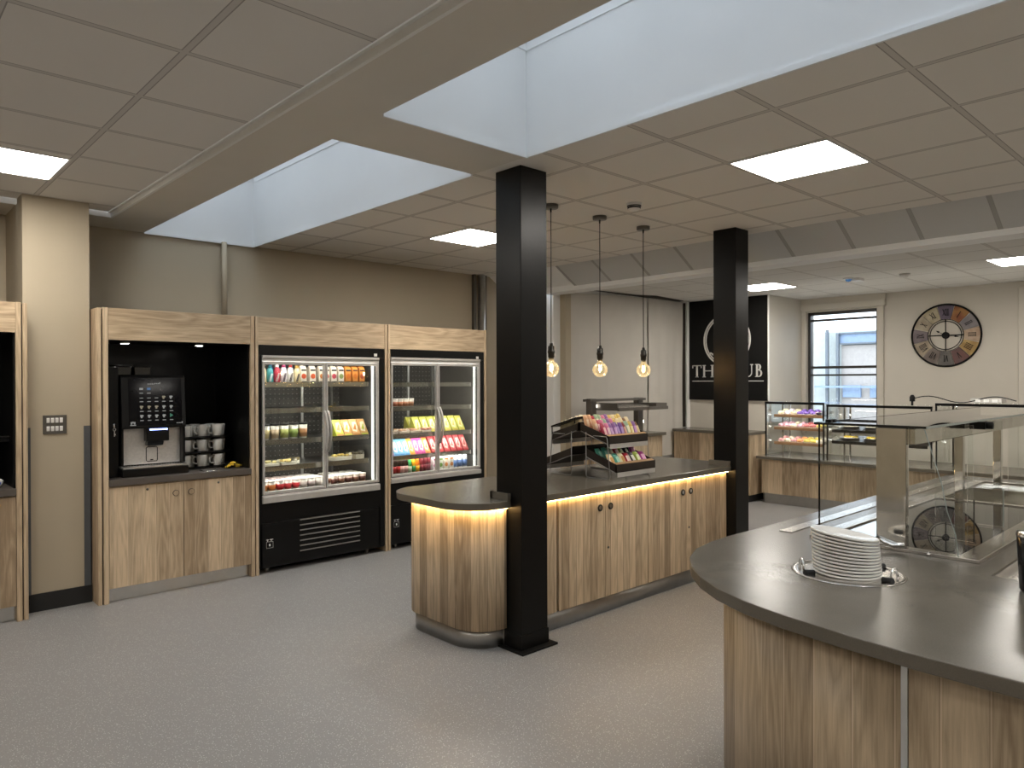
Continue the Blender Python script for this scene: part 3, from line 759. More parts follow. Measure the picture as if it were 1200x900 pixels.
    # doors
    for k, (a, b2) in enumerate(((dx0, split-.003), (split+.003, dx1))):
        fw_ = .017
        d = MB().box(a, a+fw_, YF-.01, YF+.024, dz0, dz1).box(b2-fw_, b2, YF-.01, YF+.024, dz0, dz1).box(a+fw_, b2-fw_, YF-.01, YF+.024, dz1-.026, dz1).box(a+fw_, b2-fw_, YF-.01, YF+.024, dz0, dz0+.022)
        d = d.build('door', M['silver'], t, bevel=.002)
        MB().box(a+fw_, b2-fw_, YF+.004, YF+.010, dz0+.022, dz1-.026).build('pane', M['glassdoor'], d)
        hx = split-.016 if k == 0 else split+.016
        s = -1 if k == 0 else 1
        zz = [1.0+.36*q/12 for q in range(13)]
        MB().tube([(hx, YF-.014-.058*math.sin(PI*q/12)**.8, z) for q, z in enumerate(zz)], .0115, 10).build('handle', M['silver'], d)
    return t
def perf_mat():
    m = bpy.data.materials.new('perforated_back'); m.use_nodes = True; k = N(m); b = m.node_tree.nodes['Principled BSDF']
    tc = k.new('ShaderNodeTexCoord'); sp = k.new('ShaderNodeSeparateXYZ'); k.link(tc.outputs['Object'], sp.inputs[0])
    def c(s): return k.math('SUBTRACT', k.math('FRACT', k.math('DIVIDE', s, .045)), .5)
    a, d = c(sp.outputs[0]), c(sp.outputs[2])
    r = k.math('SQRT', k.math('ADD', k.math('MULTIPLY', a, a), k.math('MULTIPLY', d, d)))
    h = k.math('LESS_THAN', r, .10)
    k.link(k.mix(h, (.075,.072,.068,1), (.5,.48,.46,1)), b.inputs['Base Color'])
    b.inputs['Roughness'].default_value = .42
    return m
M['perf'] = perf_mat()
M['ledtop'] = mat('fridge_top_led', (1,1,1,1), .5, emit=6, ecol=(1,.97,.90,1))
M['fridgeliner'] = mat('fridge_dark_liner', (.06,.058,.055,1), .4)
M['fridgeshelf'] = mat('fridge_dark_shelf', (.05,.048,.045,1), .4)
M['ledshelf'] = mat('shelf_led', (1,1,1,1), .5, emit=11, ecol=(1,.95,.86,1))
M['ledcol'] = mat('led_column', (1,1,1,1), .5, emit=.42, ecol=(1,.98,.93,1))
S1 = (1.612, 1.385, 1.115, .888, .672)
S2 = (1.605, 1.368, 1.100, .884, .690)
fridge('left black display fridge, lower shelf full of red and white yoghurts', 2.575, 3.806, 2.600, 3.738, 3.185, .672, 1.797, .60, 1.9, S1, 'left')
fridge('right black display fridge, lower shelf full of drink bottles', 3.874, 5.062, 3.878, 4.998, 4.438, .704, 1.806, .645, 1.9, S2, 'right')

# ---------------------------------------------------------------- groceries
def bottle(kind, body, cap, label, r=.032, h=.2, neck=.012, sq=False):
    o = MB().lathe([(r*.9,0),(r,.006),(r,h*.58),(r*.95,h*.64),(neck*1.25,h*.86),(neck,h*.9),(neck,h*.92)], (0,0,0), 16 if not sq else 4, smooth=not sq, M=(Matrix.Rotation(PI/4, 4, 'Z') if sq else None)).build(kind, body, loc=(0,0,0), bevel=.004 if sq else 0)
    MB().lathe([(neck*1.15,h*.90),(neck*1.2,h),(0,h)], (0,0,0), 12).build('cap', cap, o)
    MB().lathe([(r*1.015,h*.16),(r*1.015,h*.5)], (0,0,0), 16 if not sq else 4, M=(Matrix.Rotation(PI/4, 4, 'Z') if sq else None), smooth=not sq).build('label', label, o)
    return tag(o, 'x', 'bottle')
def carton(kind, body, art, cap, w=.068, d=.07, h=.16, lidh=.025):
    o = MB().box(-w/2, w/2, -d/2, d/2, 0, h-lidh).prism([(-d/2, h-lidh), (d/2, h-lidh), (.006, h), (-.006, h)], -w/2, w/2, 'x').build(kind, body, loc=(0,0,0), bevel=.003)
    MB().prism([(w*.40*math.cos(a), h*.40+w*.42*math.sin(a)) for a in [i*PI/8 for i in range(16)]], -d/2-.0008, -d/2-.0002, 'y').build('picture', art, o)
    MB().box(-w/2+.002, w/2-.002, -d/2-.0009, -d/2-.0003, h*.04, h*.10).box(-w/2+.004, w/2-.004, -d/2-.0009, -d/2-.0003, h*.70, h*.80).build('print_band', cap, o)
    return tag(o, 'x', 'carton')
def stripes_bottle(kind, body, ink, cap, h=.16, r=.034):
    o = MB().lathe([(r*.92,0),(r,.005),(r*1.0,h*.6),(r*.8,h*.78),(r*.55,h*.86)], (0,0,0), 18).build(kind, body, loc=(0,0,0))
    s = MB()
    for q in range(7):
        z = h*.12+q*h*.065; a = -PI/2-.35+q*.11
        for da in (-.22, .10):
            aa = a+da
            s.obox((r*1.005*math.cos(aa), r*1.005*math.sin(aa), z), (-.0045*math.sin(aa), .0045*math.cos(aa), .003), (.0005*math.cos(aa), .0005*math.sin(aa), 0), (0,0,.004))
    s.build('slanted_lettering', ink, o)
    MB().lathe([(r*.57,h*.85),(r*.57,h),(0,h)], (0,0,0), 16).build('cap', cap, o)
    return tag(o, 'x', 'bottle')
def pot(kind, body, lid, food, r=.038, h=.11, square=False):
    n = 16 if not square else 4
    MR = Matrix.Rotation(PI/4, 4, 'Z') if square else None
    o = MB().lathe([(r*.8,0),(r*.84,.003),(r,h*.86)], (0,0,0), n, smooth=not square, M=MR).build(kind, body, loc=(0,0,0), bevel=.003 if square else 0)
    MB().lathe([(r*.86,h*.12),(r*.985,h*.62)], (0,0,0), n, smooth=not square, M=(MR or Matrix()) @ Matrix.Diagonal((1.02,1.02,1,1))).build('label', food, o)
    MB().lathe([(r*1.06,h*.86),(r*1.06,h*.93),(r*.98,h*.96),(0,h*.97)], (0,0,0), n, smooth=not square, M=MR).build('lid', lid, o)
    return tag(o, 'x', 'pot')
def wedge(kind, card, film, fill, w=.078, h=.135, d=.13):
    # sandwich skillet leaning back: slanted front with a window
    o = MB().prism([(-d*.55, 0), (d*.25, h), (d*.40, h), (d*.5, 0)], -w/2, w/2, 'x').build(kind, card, loc=(0,0,0), bevel=.002)
    def P(u, v, e): # on slanted front
        y = -d*.55 + v*(d*.80); z = v*h
        nrm = Vector((0, -h, d*.80)).normalized()*e
        return (u, y+nrm.y, z+nrm.z)
    q = MB(); e = .0012
    q.add([P(-w*.38,.30,e), P(w*.14,.22,e), P(w*.38,.52,e), P(w*.30,.86,e), P(-w*.16,.82,e)], [(0,1,2,3,4)])
    q.build('window', film, o)
    q = MB(); e = .002
    q.add([P(-w*.26,.40,e), P(w*.10,.34,e), P(w*.26,.66,e), P(w*.16,.72,e)], [(0,1,2,3)])
    q.add([P(-w*.42,.05,e), P(w*.42,.05,e), P(w*.42,.14,e), P(-w*.42,.14,e)], [(0,1,2,3)])
    q.build('filling', fill, o)
    return tag(o, 'x', 'sandwich')
def tray_pack(kind, base, food, lid, w=.14, d=.11, h=.05):
    o = MB().prism([(-w*.44,0),(w*.44,0),(w*.5,h*.6),(-w*.5,h*.6)], -d/2, d/2, 'y').build(kind, base, loc=(0,0,0), bevel=.004)
    f = MB()
    for i in range(9):
        f.lathe([(0,.0),(.02,.004),(.022,.012),(.012,.022),(0,.024)], (random.uniform(-w*.36,w*.36), random.uniform(-d*.34,d*.34), h*.55), 8)
    f.build('food', food, o)
    MB().prism([(-w*.5,h*.6),(w*.5,h*.6),(w*.44,h*1.15),(-w*.44,h*1.15)], -d/2, d/2, 'y').build('lid', lid, o)
    return tag(o, 'x', 'food tray')
def row(pr, xs, y, z, fn, group, cat=None, rot=0):
    for i, x in enumerate(xs): place(pr, (x, y, z+.0006), (0,0,rot), fn(i, len(xs)), group, cat)
def span(a, b, n): return [a+(b-a)*i/(n-1) for i in range(n)] if n > 1 else [(a+b)/2]
FL, FR = 'left fridge', 'right fridge'
yfr = YF+.15
# left fridge, top shelf
g = 'drinks on the top shelf of the left fridge'
def one(pr, x, y, z, lab, group=None, cat=None, rot=0): return place(pr, (x, y, z+.0006), (0,0,rot), lab, group, cat)
z = S1[0]; xx = span(2.672, 2.985, 6)
kk = (('f2e2b6','f6f0e0','c9a24a'),('4fa8b0','eef4f4','2a6f78'),('c8324a','f0d8d8','f4f0f0'),('f0e6ea','40364a','c04a78'),('f4efe6','3a3438','c23a3a'),('ecd9ae','3a3844','caa050'))
nm = ('cream drink bottle, leftmost on the top shelf of the left fridge','teal drink bottle, second from left on the top shelf of the left fridge','red drink bottle with pale lettering on the top shelf of the left fridge','pinkish white bottle with dark slanted lettering on the left fridge top shelf','white bottle with red cap and dark slanted lettering, left fridge top shelf','pale yellow bottle with dark slanted lettering, left fridge top shelf')
for i, x in enumerate(xx):
    a, b_, c_ = kk[i]
    one(stripes_bottle('milkshake_bottle', pm(a), pm(b_), pm(c_), h=.155+.008*(i in (2,3,4)), r=.029), x, yfr, z, nm[i], g)
for i, x in enumerate(span(2.78, 2.97, 4)):
    pr = stripes_bottle('milkshake_bottle', pm('3a56b8'), pm('f0f0f4'), pm('2c46a8'), h=.172, r=.027) if i == 0 else pr
    one(pr, x, yfr+.09, z, 'blue capped bottle in the second row of the left fridge top shelf', g+', blue', 'bottle')
arts = ('d85a34','e0602c','c87838','d2343c','c84658','8a9a58','e07a30','e08030','b8482c')
xx = span(3.035, 3.215, 3) + span(3.262, 3.632, 6)
for i, x in enumerate(xx):
    body = 'f2e6d6' if i < 6 else 'e89848'
    cap = '2c2420' if i < 7 else '5a2c18'
    one(carton('fruit_carton', pm(body), pm(arts[i]), pm(cap), w=.056, h=.155), x, yfr, z, 'white carton with round fruit picture, %s of nine on left fridge top shelf' % nth(i, 9).replace(' from left','') if i < 6 else 'orange carton with round fruit picture, %s of nine on left fridge top shelf' % nth(i, 9).replace(' from left',''), 'fruit cartons on the left fridge top shelf')
# third shelf
z = S1[2]; cols = ('e2cf98','d8c0a0','b8bf6a','9aae5e','c08a5e')
for i, x in enumerate(span(2.692, 3.045, 5)):
    one(pot('dessert_pot', pm('f0ece2'), M['black'], pm(cols[i]), r=.040, h=.15), x, yfr+.01, z, 'tall black lidded pot, %s in the row of five in the left fridge' % nth(i, 5), 'row of five black lidded pots')
w1 = [('c3cc48','e4dcae','d89a5a'),('d09a58','f0e0c4','b8c040'),('d8a468','f0dcc0','c88440'),('cc9a5c','eadcc0','b8c040')]
for i, x in enumerate(span(3.395, 3.655, 4)):
    a, b_, c_ = w1[i]
    one(wedge('sandwich_pack', pm(a), pm(b_), pm(c_), w=.082, h=.15), x, yfr+.02, z, 'lime and orange sandwich pack, %s of four on the third shelf, left fridge' % nth(i, 4), 'lime sandwich packs in the left fridge')
# fourth shelf
z = S1[3]
for i, x in enumerate((2.735, 2.895, 2.99)):
    pr = tray_pack('salad_tray', pm('f0ebdd'), pm(('d8c890','d0b878','dcc898')[i]), M['glass'], w=.15 if i < 2 else .10, h=.05)
    one(pr, x, yfr+.02+.09*(i == 2), z, 'clear lidded pasta tray, %s of three on the left fridge fourth shelf' % nth(i, 3).replace(' from left',''), 'pasta trays in the left fridge')
one(tray_pack('sandwich_box', pm('eae4d4'), pm('c8b060'), M['glass'], w=.20, h=.062), 3.43, yfr+.03, z, 'wide clear sandwich box right of the door gap, fourth shelf, left fridge')
one(tray_pack('sandwich_box', pm('c8c0ae'), pm('6a6250'), M['glass'], w=.10, h=.07), 3.63, yfr+.06, z, 'small darker food box at the right end of the fourth shelf, left fridge')
# bottom shelf: yoghurts
z = S1[4]; n = 8
rows = ('front','second','third','fourth')
pk = {}
def yog(c1, c2):
    if (c1, c2) not in pk: pk[(c1, c2)] = pot('yoghurt_pot', pm('f2ede6'), pm('f0d8d4') if c1.startswith('c') else pm('f2ece6'), pm(c1), r=.033, h=.098)
    return pk[(c1, c2)]
cseq = [('e08a3c','f4efe8'),('e07a34','f4efe8'),('c8202c','e8c8c4'),('cc2430','e8c8c4'),('c42430','eedad6'),('e6d6d2','f4f0ea'),('b8a8a8','ece8e2'),('d8ccc8','f2eee8')]
for r in range(4):
    for i in range(n):
        c1, c2 = cseq[i]
        word = ('orange','orange','red','red','red','white','grey white','white')[i]
        one(yog(c1, c2), 2.665+.074*i, yfr-.02+.078*r, z, '%s yoghurt pot, %s in the %s row, left fridge bottom' % (word, nth(i, n), rows[r]), 'yoghurts on the left fridge bottom')
pr1 = pot('compote_pot', pm('e8d8cc'), pm('f4f1ec'), pm('8a5a48'), r=.033, h=.088); pr2 = pot('compote_pot', pm('e0c8b8'), pm('f4f1ec'), pm('6a3a34'), r=.033, h=.088)
for r in range(4):
    for i in range(5):
        one(pr1 if (i+r) % 2 else pr2, 3.345+.075*i, yfr-.01+.08*r, z, 'white topped brown pot, %s in the %s row, left fridge bottom right' % (nth(i, 5), rows[r]), 'white topped pots on the left fridge bottom')
# right fridge, second shelf
z = S2[1]
for i, x in enumerate(span(3.955, 4.215, 5)):
    one(pot('small_pot', pm('ece4d8'), pm('f0ece4'), pm(('8a8a98','c87858','d08a60','c88058','d09068')[i]), r=.030, h=.088), x, yfr, z, 'small pale pot, %s in the row of five, right fridge second shelf' % nth(i, 5), 'row of five pale pots in the right fridge')
# third shelf
z = S2[2]
for i, x in enumerate(span(3.965, 4.37, 4)):
    one(tray_pack('salad_bowl', pm('f0e2d6'), pm(('e0b08a','e6bca0','dca888','d88a78')[i]), M['glass'], w=.125, h=.05), x, yfr, z, 'clear lidded salad bowl, %s of four on the third shelf, right fridge' % nth(i, 4), 'salad bowls in the right fridge')
yl = wedge('sandwich_pack', pm('c4c452'), pm('ece8b4'), pm('cdb050'), w=.078, h=.155)
for r in range(2):
    for i, x in enumerate(span(4.315, 4.87, 7)):
        one(yl, x, yfr+.05+.11*r, z, 'yellow sandwich pack, %s in the %s row on the third shelf, right fridge' % (nth(i, 7), ('front','back')[r]), 'yellow sandwich packs in the right fridge')
# fourth shelf
z = S2[3]
seq = [('b8a8d0','f0d8dc','8a70b0')] + [('74b4dc','f0d8c8','4a90c8')]*3 + [('e0a840','f0dcb0','c88a30')] + [('d858a0','f4dce0','b83888')]*2 + [('e0a04c','f2e0c0','c87838')]
wn = ['lilac','light blue','light blue','light blue','amber','magenta','magenta','orange']
cache = {}
for i, x in enumerate(span(3.958, 4.40, 8)):
    s = seq[i]
    if s not in cache: cache[s] = wedge('sandwich_pack', pm(s[0]), pm(s[1]), pm(s[2]), w=.062, h=.16)
    one(cache[s], x, yfr+.02, z, '%s sandwich pack, %s of eight left of the door gap, right fridge' % (wn[i], nth(i, 8)), 'mixed sandwich packs in the right fridge')
rd = wedge('sandwich_pack', pm('c04a50'), pm('ecb8b0'), pm('b03038'), w=.068, h=.165)
for r in range(2):
    for i, x in enumerate(span(4.485, 4.90, 6)):
        one(rd, x, yfr+.02+.115*r, z, 'red sandwich pack, %s in the %s row on the fourth shelf, right fridge' % (nth(i, 6), ('front','back')[r]), 'red sandwich packs in the right fridge')
# bottom shelf of drinks
z = S2[4]
cola = mat('cola', (.02,.008,.006,1), .08); cl = mat('clear_pet', (.65,.68,.70,1), .1)
kinds = [('cola_bottle', cola, pm('e8e4e0'), pm('c01c24'), .033, .19)]*3 + [('cola_bottle', cola, pm('e8e4e0'), pm('e0b0b0'), .033, .19)]*2
kinds += [('juice_bottle', pm('3f9a58'), pm('e8e8e0'), pm('d8e4c8'), .034, .17), ('juice_bottle', pm('e0a018'), pm('e8e8e0'), pm('2f8a4a'), .034, .17), ('juice_bottle', pm('e07a10'), pm('e8b838'), pm('f0b020'), .034, .17)]
kinds += [('berry_bottle', pm('6a1424'), pm('e8e4e4'), pm('8a2038'), .033, .18)]*3
kw = ['cola bottle with red label']*3 + ['cola bottle with pink label']*2 + ['green juice bottle','yellow juice bottle with green label','orange juice bottle'] + ['dark red berry drink bottle']*3
cache = {}
for r in range(2):
    for i, x in enumerate(span(3.945, 4.41, 11)[:11]):
        kd = kinds[i]
        key = (kd[0], kd[1].name, kd[3].name)
        if key not in cache: cache[key] = bottle(kd[0], kd[1], kd[2], kd[3], r=.0215, h=kd[5])
        one(cache[key], x, yfr-.03+.055*r, z, '%s, %s in the %s row, right fridge bottom' % (kw[i], nth(i, 11), ('front','second')[r]), 'bottles on the right fridge bottom')
ck = [('f0e8ea','c04a90'),('eceee4','7ab048'),('f0e8dc','e08a34'),('f0ece4','d88a30'),('eaf0f0','4a90b8')]
for i, x in enumerate(span(4.487, 4.70, 4)):
    a, b_ = ck[i]
    one(carton('drink_carton', pm(a), pm(b_), pm(b_), w=.05, d=.05, h=.17), x, yfr-.02, z, 'small drink carton, %s of four right of the door gap, right fridge bottom' % nth(i, 4), 'drink cartons in the right fridge')
wb = bottle('water_bottle', cl, pm('e8ecf0'), pm('4a6ea8'), r=.028, h=.20)
for r in range(2):
    for i, x in enumerate(span(4.765, 4.90, 3)):
        one(wb, x, yfr-.01+.065*r, z, 'clear water bottle with blue label, %s of three, %s row, right fridge' % (('leftmost','middle','rightmost')[i], ('front','back')[r]), 'water bottles in the right fridge')
# ---------------------------------------------------------------- island
isl = thing('island_counter', 'oak slatted island counter with warm light under its dark top', 'counter', (4.1, 3.7, 0))
zt, zb = .900, .857
body = [(2.97,3.24)] + arc(2.945,3.45,.21,270,180,8) + arc(2.885,3.86,.15,180,90,6) + [(3.2,4.01)]
MB().wall(body[::-1], .118, .852, .018).build('end_panel', M['oakisl'], isl)
MB().wall([(3.2,4.01),(5.68,4.01),(5.68,3.40)][::-1], .118, .852, .018, smooth=False).build('back_panel', M['oakisl'], isl)
pl_ = [(2.97,3.275)] + arc(2.985,3.50,.225,270,180,8) + arc(2.91,3.85,.15,180,90,6) + [(5.65,3.98),(5.65,3.36)]
MB().wall(pl_[::-1], 0, .118, .012).wall([(5.50,3.275),(3.20,3.275)], 0, .118, .012).build('plinth', M['steel'], isl)
MB().box(3.203, 5.50, 3.262, 3.30, .12, .852).box(2.90, 5.6, 3.40, 3.90, .12, .14).build('carcass', M['groove'], isl)
MB().box(3.203, 3.412, 3.24, 3.26, .118, .852).build('filler_panel', M['oakisl'], isl)
MB().box(5.385, 5.503, 3.24, 3.26, .118, .852).build('filler_panel', M['oakisl'], isl)
Mx = Matrix.Rotation(PI/2, 4, 'X')
for (a, b, px, lock) in ((3.433,3.902,3.848,None),(3.906,4.393,3.960,3.936),(4.401,4.905,4.854,None),(4.909,5.381,4.962,4.937)):
    d = MB().box(a, b, 3.238, 3.258, .118, .850).build('door', M['oakisl'], isl, bevel=.0015)
    MB().lathe([(.014,.004),(.017,.006),(.023,.006),(.025,.002),(.025,-.002)], (px, 3.237, .745), 24, M=Mx).build('pull_ring', M['holder'], d)
    MB().lathe([(.0,-.006),(.008,-.003),(.0135,.0045)], (px, 3.237, .745), 20, M=Mx).build('pull_cup', M['chrome'], d)
    if lock: MB().lathe([(.0,.004),(.008,.004),(.0095,.0)], (lock, 3.237, .459), 14, M=Mx).build('cam_lock', M['gunmetal'], d)
led = [(2.968,3.228)] + arc(2.945,3.45,.222,270,180,10) + arc(2.885,3.86,.162,180,120,5)
MB().wall(led[::-1], .850, .8565, .006).wall([(5.505,3.222),(3.206,3.222)], .850, .8565, -.006).build('light_strip', M['ledwarm'], isl)
out = [(2.97,3.2)] + arc(2.92,3.48,.28,270,180,12) + arc(2.90,3.86,.26,180,90,12) + [(5.74,4.12),(5.74,3.374),(5.512,3.374),(5.512,3.2),(3.203,3.2),(3.203,3.341),(2.97,3.341)]
wt = MB().prism(out, zb, zt, 'z').build('worktop', M['stone'], loc=(4.1, 3.7, zb), bevel=.003)
tag(wt, 'dark taupe stone worktop of the island, notched round the black columns', 'worktop')
up_ = MB().box(2.945, 2.969, 3.20, 3.365, zt, zt+.045).box(2.945, 3.203, 3.342, 3.365, zt, zt+.045).build('upstand', M['stone'], wt, bevel=.002)
MB().box(5.488, 5.511, 3.203, 3.40, zt, zt+.042).build('upstand', M['stone'], wt, bevel=.002)

# snack rack --------------------------------------------------------
def snack_rack(label, s, yr):
    """two sloping trays on a wire frame; s=-1 faces the camera side, +1 faces away"""
    xa, xb = 4.105, 4.575
    t = thing('snack_rack', label, 'snack rack', ((xa+xb)/2, yr+s*.16, zt), 'double sided snack rack')
    Y = lambda d: yr+s*d
    def tray(d0, d1, zh, zl, nm):
        m = MB(); th = .006; hh = .058
        A, B = Y(d0), Y(d1)
        for x in (xa, xb-th):
            m.prism([(A, zh-hh), (B, zl-hh), (B, zl), (A, zh)], x, x+th, 'x')
        m.prism([(A, zh-hh), (B, zl-hh), (B, zl-hh+th), (A, zh-hh+th)], xa, xb, 'x')
        m.prism([(B, zl-hh), (B-s*th, zl-hh), (B-s*th, zl), (B, zl)], xa, xb, 'x')
        m.prism([(A, zh-hh), (A+s*th, zh-hh), (A+s*th, zh+.005), (A, zh+.005)], xa, xb, 'x')
        o = m.build('tray', M['traybrown'], t)
        MB().box(xa+.01, xb-.005, min(B, B+s*.004), max(B, B+s*.004), zl-.092, zl-.058).build('price_strip', M['silver'], o)
        MB().prism([(B-s*th, zl-.002), (B-s*.03, zl-.002+.03*(zh-zl)/(d1-d0)), (B-s*.03, zl+.001+.03*(zh-zl)/(d1-d0)), (B-s*th, zl+.002)], xa+th, xb-th, 'x').build('liner', M['traytan'], o)
        return o
    tray(.005, .285, 1.305, 1.218, 'u'); tray(.06, .355, 1.118, 1.016, 'l')
    fr = MB(); r = .0038
    for x in (xa-.006, xb+.006):
        fr.tube([(x,Y(.08),zt+.004),(x,Y(.285),zt+.004),(x,Y(.30),zt+.02),(x,Y(.275),1.20),(x,Y(.265),1.215),(x,Y(.14),1.215)], r, 8)
        fr.tube([(x,Y(.08),zt+.004),(x,Y(.07),zt+.02),(x,Y(.07),1.24)], r, 8)
        fr.tube([(x,Y(.02),1.245),(x,Y(.275),1.16)], r, 8).tube([(x,Y(.07),1.055),(x,Y(.335),.962)], r, 8)
    fr.tube([(xa-.006,Y(.07),1.055),(xb+.006,Y(.07),1.055)], r, 8).tube([(xa-.006,Y(.03),1.24),(xb+.006,Y(.03),1.24)], r, 8)
    fr.build('wire_frame', M['greywire'], t)
    return t
M['traybrown'] = mat('dark_brown_tray', (.022,.015,.010,1), .45)
M['traytan'] = mat('tan_tray_liner', (.45,.27,.13,1), .5)
snack_rack('two tier wire rack of dark trays holding coloured snack packets on the island', -1, 3.655)
bk = snack_rack('two tier wire rack of dark trays facing away, behind the packet rack', 1, 3.662)
fl_ = thing('price_flap', 'black sloping flap over pale packets at the back of the snack rack', 'price flap', (4.2, 3.8, 1.3))
MB().prism([(3.69,1.350),(3.95,1.272),(3.95,1.260),(3.69,1.338)], 4.10, 4.30, 'x').build('flap', M['black'], fl_)
MB().tube([(4.102,3.94,1.20),(4.102,3.94,1.268)], .004, 8).tube([(4.102,3.70,1.30),(4.102,3.70,1.34)], .004, 8).build('stay', M['black'], fl_)
def packet(kind, c, c2, w=.042, h=.115, th=.012):
    m = MB(); nu, nv = 6, 8
    for s in (1, -1):
        vs = []
        for j in range(nv+1):
            for i in range(nu+1):
                u = i/nu*2-1; v = j/nv*2-1
                e = max(0, (1-abs(u)**3)*(1-abs(v)**4))
                zig = .0012*((i % 2)*2-1) if j in (0, nv) else 0
                vs.append((u*w/2*(1-.05*(1-abs(v))), -s*th*e-.0002*s, (v+1)/2*h+zig))
        m.add(vs, [(j*(nu+1)+i, j*(nu+1)+i+1, (j+1)*(nu+1)+i+1, (j+1)*(nu+1)+i) for j in range(nv) for i in range(nu)], 0, True)
    o = m.build(kind, c, loc=(0,0,0))
    q = MB(); vs = []
    for j in range(3):
        for i in range(5):
            u = i/4*1.3-.65; v = (j/2*.8-.4)
            e = (1-abs(u)**3)*(1-abs(v)**4)
            vs.append((u*w/2, -th*e-.0014, (v+1)/2*h))
    q.add(vs, [(j*5+i, j*5+i+1, (j+1)*5+i+1, (j+1)*5+i) for j in range(2) for i in range(4)], 0, True)
    q.build('label', c2, o)
    return tag(o, 'x', 'snack packet')
pcol = {'peach':('e6b890','f2dcc0'),'red':('b03050','e8b8b8'),'pink':('d878a0','f0d0d8'),'purple':('8a5a9c','c8a0d0'),'violet':('6e4a94','b090c8'),'maroon':('8a2a3a','d8a898'),'mint':('9ab89a','e8e8cc'),'teal':('4a9a86','a8dcc8'),'yellow':('dcc060','f2e6b0'),'brown':('8a6030','e0c890'),'cream':('e6d8b0','c89858'),'lime':('a8b84a','e8ecc0'),'black':('1c1a1a','d8d8c8'),'magenta':('b03a8a','e8a8d0'),'crimson':('a8202e','e8c8c0')}
pp2 = {}
def pk_(c):
    if c not in pp2: pp2[c] = packet('snack_packet', pm(pcol[c][0], .3), pm(pcol[c][1], .3))
    return pp2[c]
rowsU = [['red','pink','purple','purple','violet','violet','maroon','mint','yellow','purple','brown'],
         ['peach','red','pink','mint','purple','pink','yellow','cream','cream','brown','cream'],
         ['peach','peach','red','mint','mint','pink','purple','yellow','cream','yellow','yellow']]
for r in range(3):
    for i in range(11):
        d = .235-.085*r; y = 3.655-d; z = 1.305-.087*(d-.005)/.28-.050
        c = rowsU[r][i]
        place(pk_(c), (4.143+.0395*i, y, z), (-.38+random.uniform(-.06,.06), 0, random.uniform(-.12,.12)), '%s snack packet, %s in the %s row of the upper tray' % (c, nth(i, 11), ('front','middle','back')[r]), 'snack packets in the upper tray', scale=(1.05, 1.5, 1.12+random.uniform(0,.12)))
rowsL = [['cream','teal','cream','crimson','black','lime','magenta'], ['teal','teal','mint','crimson','lime','black','magenta']]
for r in range(2):
    for i in range(7):
        d = .30-.105*r; y = 3.655-d; z = 1.118-.102*(d-.06)/.295-.050
        c = rowsL[r][i]
        place(pk_(c), (4.150+.063*i, y, z), (-.55+random.uniform(-.08,.08), 0, random.uniform(-.2,.2)), '%s snack bag, %s in the %s row of the lower tray' % (c, nth(i, 7), ('front','back')[r]), 'snack bags in the lower tray', scale=(1.35, 1.5, 1.0))
for i in range(6):
    d = .06+.035*i; z = 1.305-.087*(d-.005)/.28-.05
    place(pk_('cream'), (4.16, 3.662+d, z), (.3, 0, PI/2+.1*(i % 3)), 'pale snack packet, %s of six under the black flap' % ('nearest the ridge' if i == 0 else 'lowest' if i == 5 else ORD[i]+' from the ridge'), 'pale packets under the black flap')

# ---------------------------------------------------------------- serving counter
sv = thing('serving_counter', 'large oak fronted serving counter with rounded end at the lower right', 'counter', (3.0, .6, 0))
side = [(2.235,.757)] + [(2.235,.985)] + arc(2.835,.985,.60,180,90,18)[1:] + [(6.2,1.585)]
MB().wall(side, .135, .853, -.018).build('curved_panel', M['oakcnt'], sv)
MB().box(2.235, 2.253, -1.5, .737, .135, .853).build('front_panel', M['oakcnt'], sv, bevel=.002)
MB().box(2.232, 2.25, .738, .756, .135, .853).build('joint_strip', M['alu'], sv)
MB().box(2.252, 2.26, .729, .765, .135, .853).build('shadow_gap', M['groove'], sv)
MB().wall([(2.29,-1.5),(2.29,.98)] + arc(2.87,.97,.56,180,90,12) + [(6.2,1.53)], 0, .135, -.012).build('plinth', M['steel'], sv)
M['stonetop'] = M['stone']
edge = [(2.066,-1.5),(2.066,.30),(2.068,.50),(2.074,.68),(2.092,.86),(2.124,1.06),(2.170,1.22),(2.235,1.355),(2.32,1.475),(2.425,1.58),(2.55,1.670),(2.70,1.735),(2.86,1.765),(3.05,1.772),(3.3,1.765),(4.0,1.76),(6.2,1.76),(6.2,.40),(4.4,.40),(4.0,-.2),(4.0,-1.5)]
ctop = MB().prism(edge, .857, .900, 'z').build('worktop', M['stone'], loc=(3.0, .6, .857))
def cut(o, cutters):
    for cm_ in cutters:
        cme = cm_.mesh('cut', [], ORG[o.name]); co = bpy.data.objects.new('cut', cme); COL.objects.link(co); co.location = ORG[o.name]
        md = o.modifiers.new('b', 'BOOLEAN'); md.operation = 'DIFFERENCE'; md.object = co; md.solver = 'EXACT'
        bpy.context.view_layer.update()
        dg_ = bpy.context.evaluated_depsgraph_get()
        me = bpy.data.meshes.new_from_object(o.evaluated_get(dg_))
        o.modifiers.remove(md); o.data = me
        bpy.data.objects.remove(co); bpy.data.meshes.remove(cme)
PX, PY = 2.775, 1.125
cut(ctop, [MB().lathe([(.178,.80),(.178,.95)], (PX,PY,0), 40, smooth=False), MB().box(3.33, 5.88, .90, 1.44, .80, .95), MB().box(3.11, 3.95, .35, .74, .80, .95)])
b_ = ctop.modifiers.new('bevel', 'BEVEL'); b_.width = .003; b_.segments = 2; b_.limit_method = 'ANGLE'; b_.angle_limit = math.radians(60)
tag(ctop, 'large dark taupe stone top of the serving counter with rounded end', 'worktop')
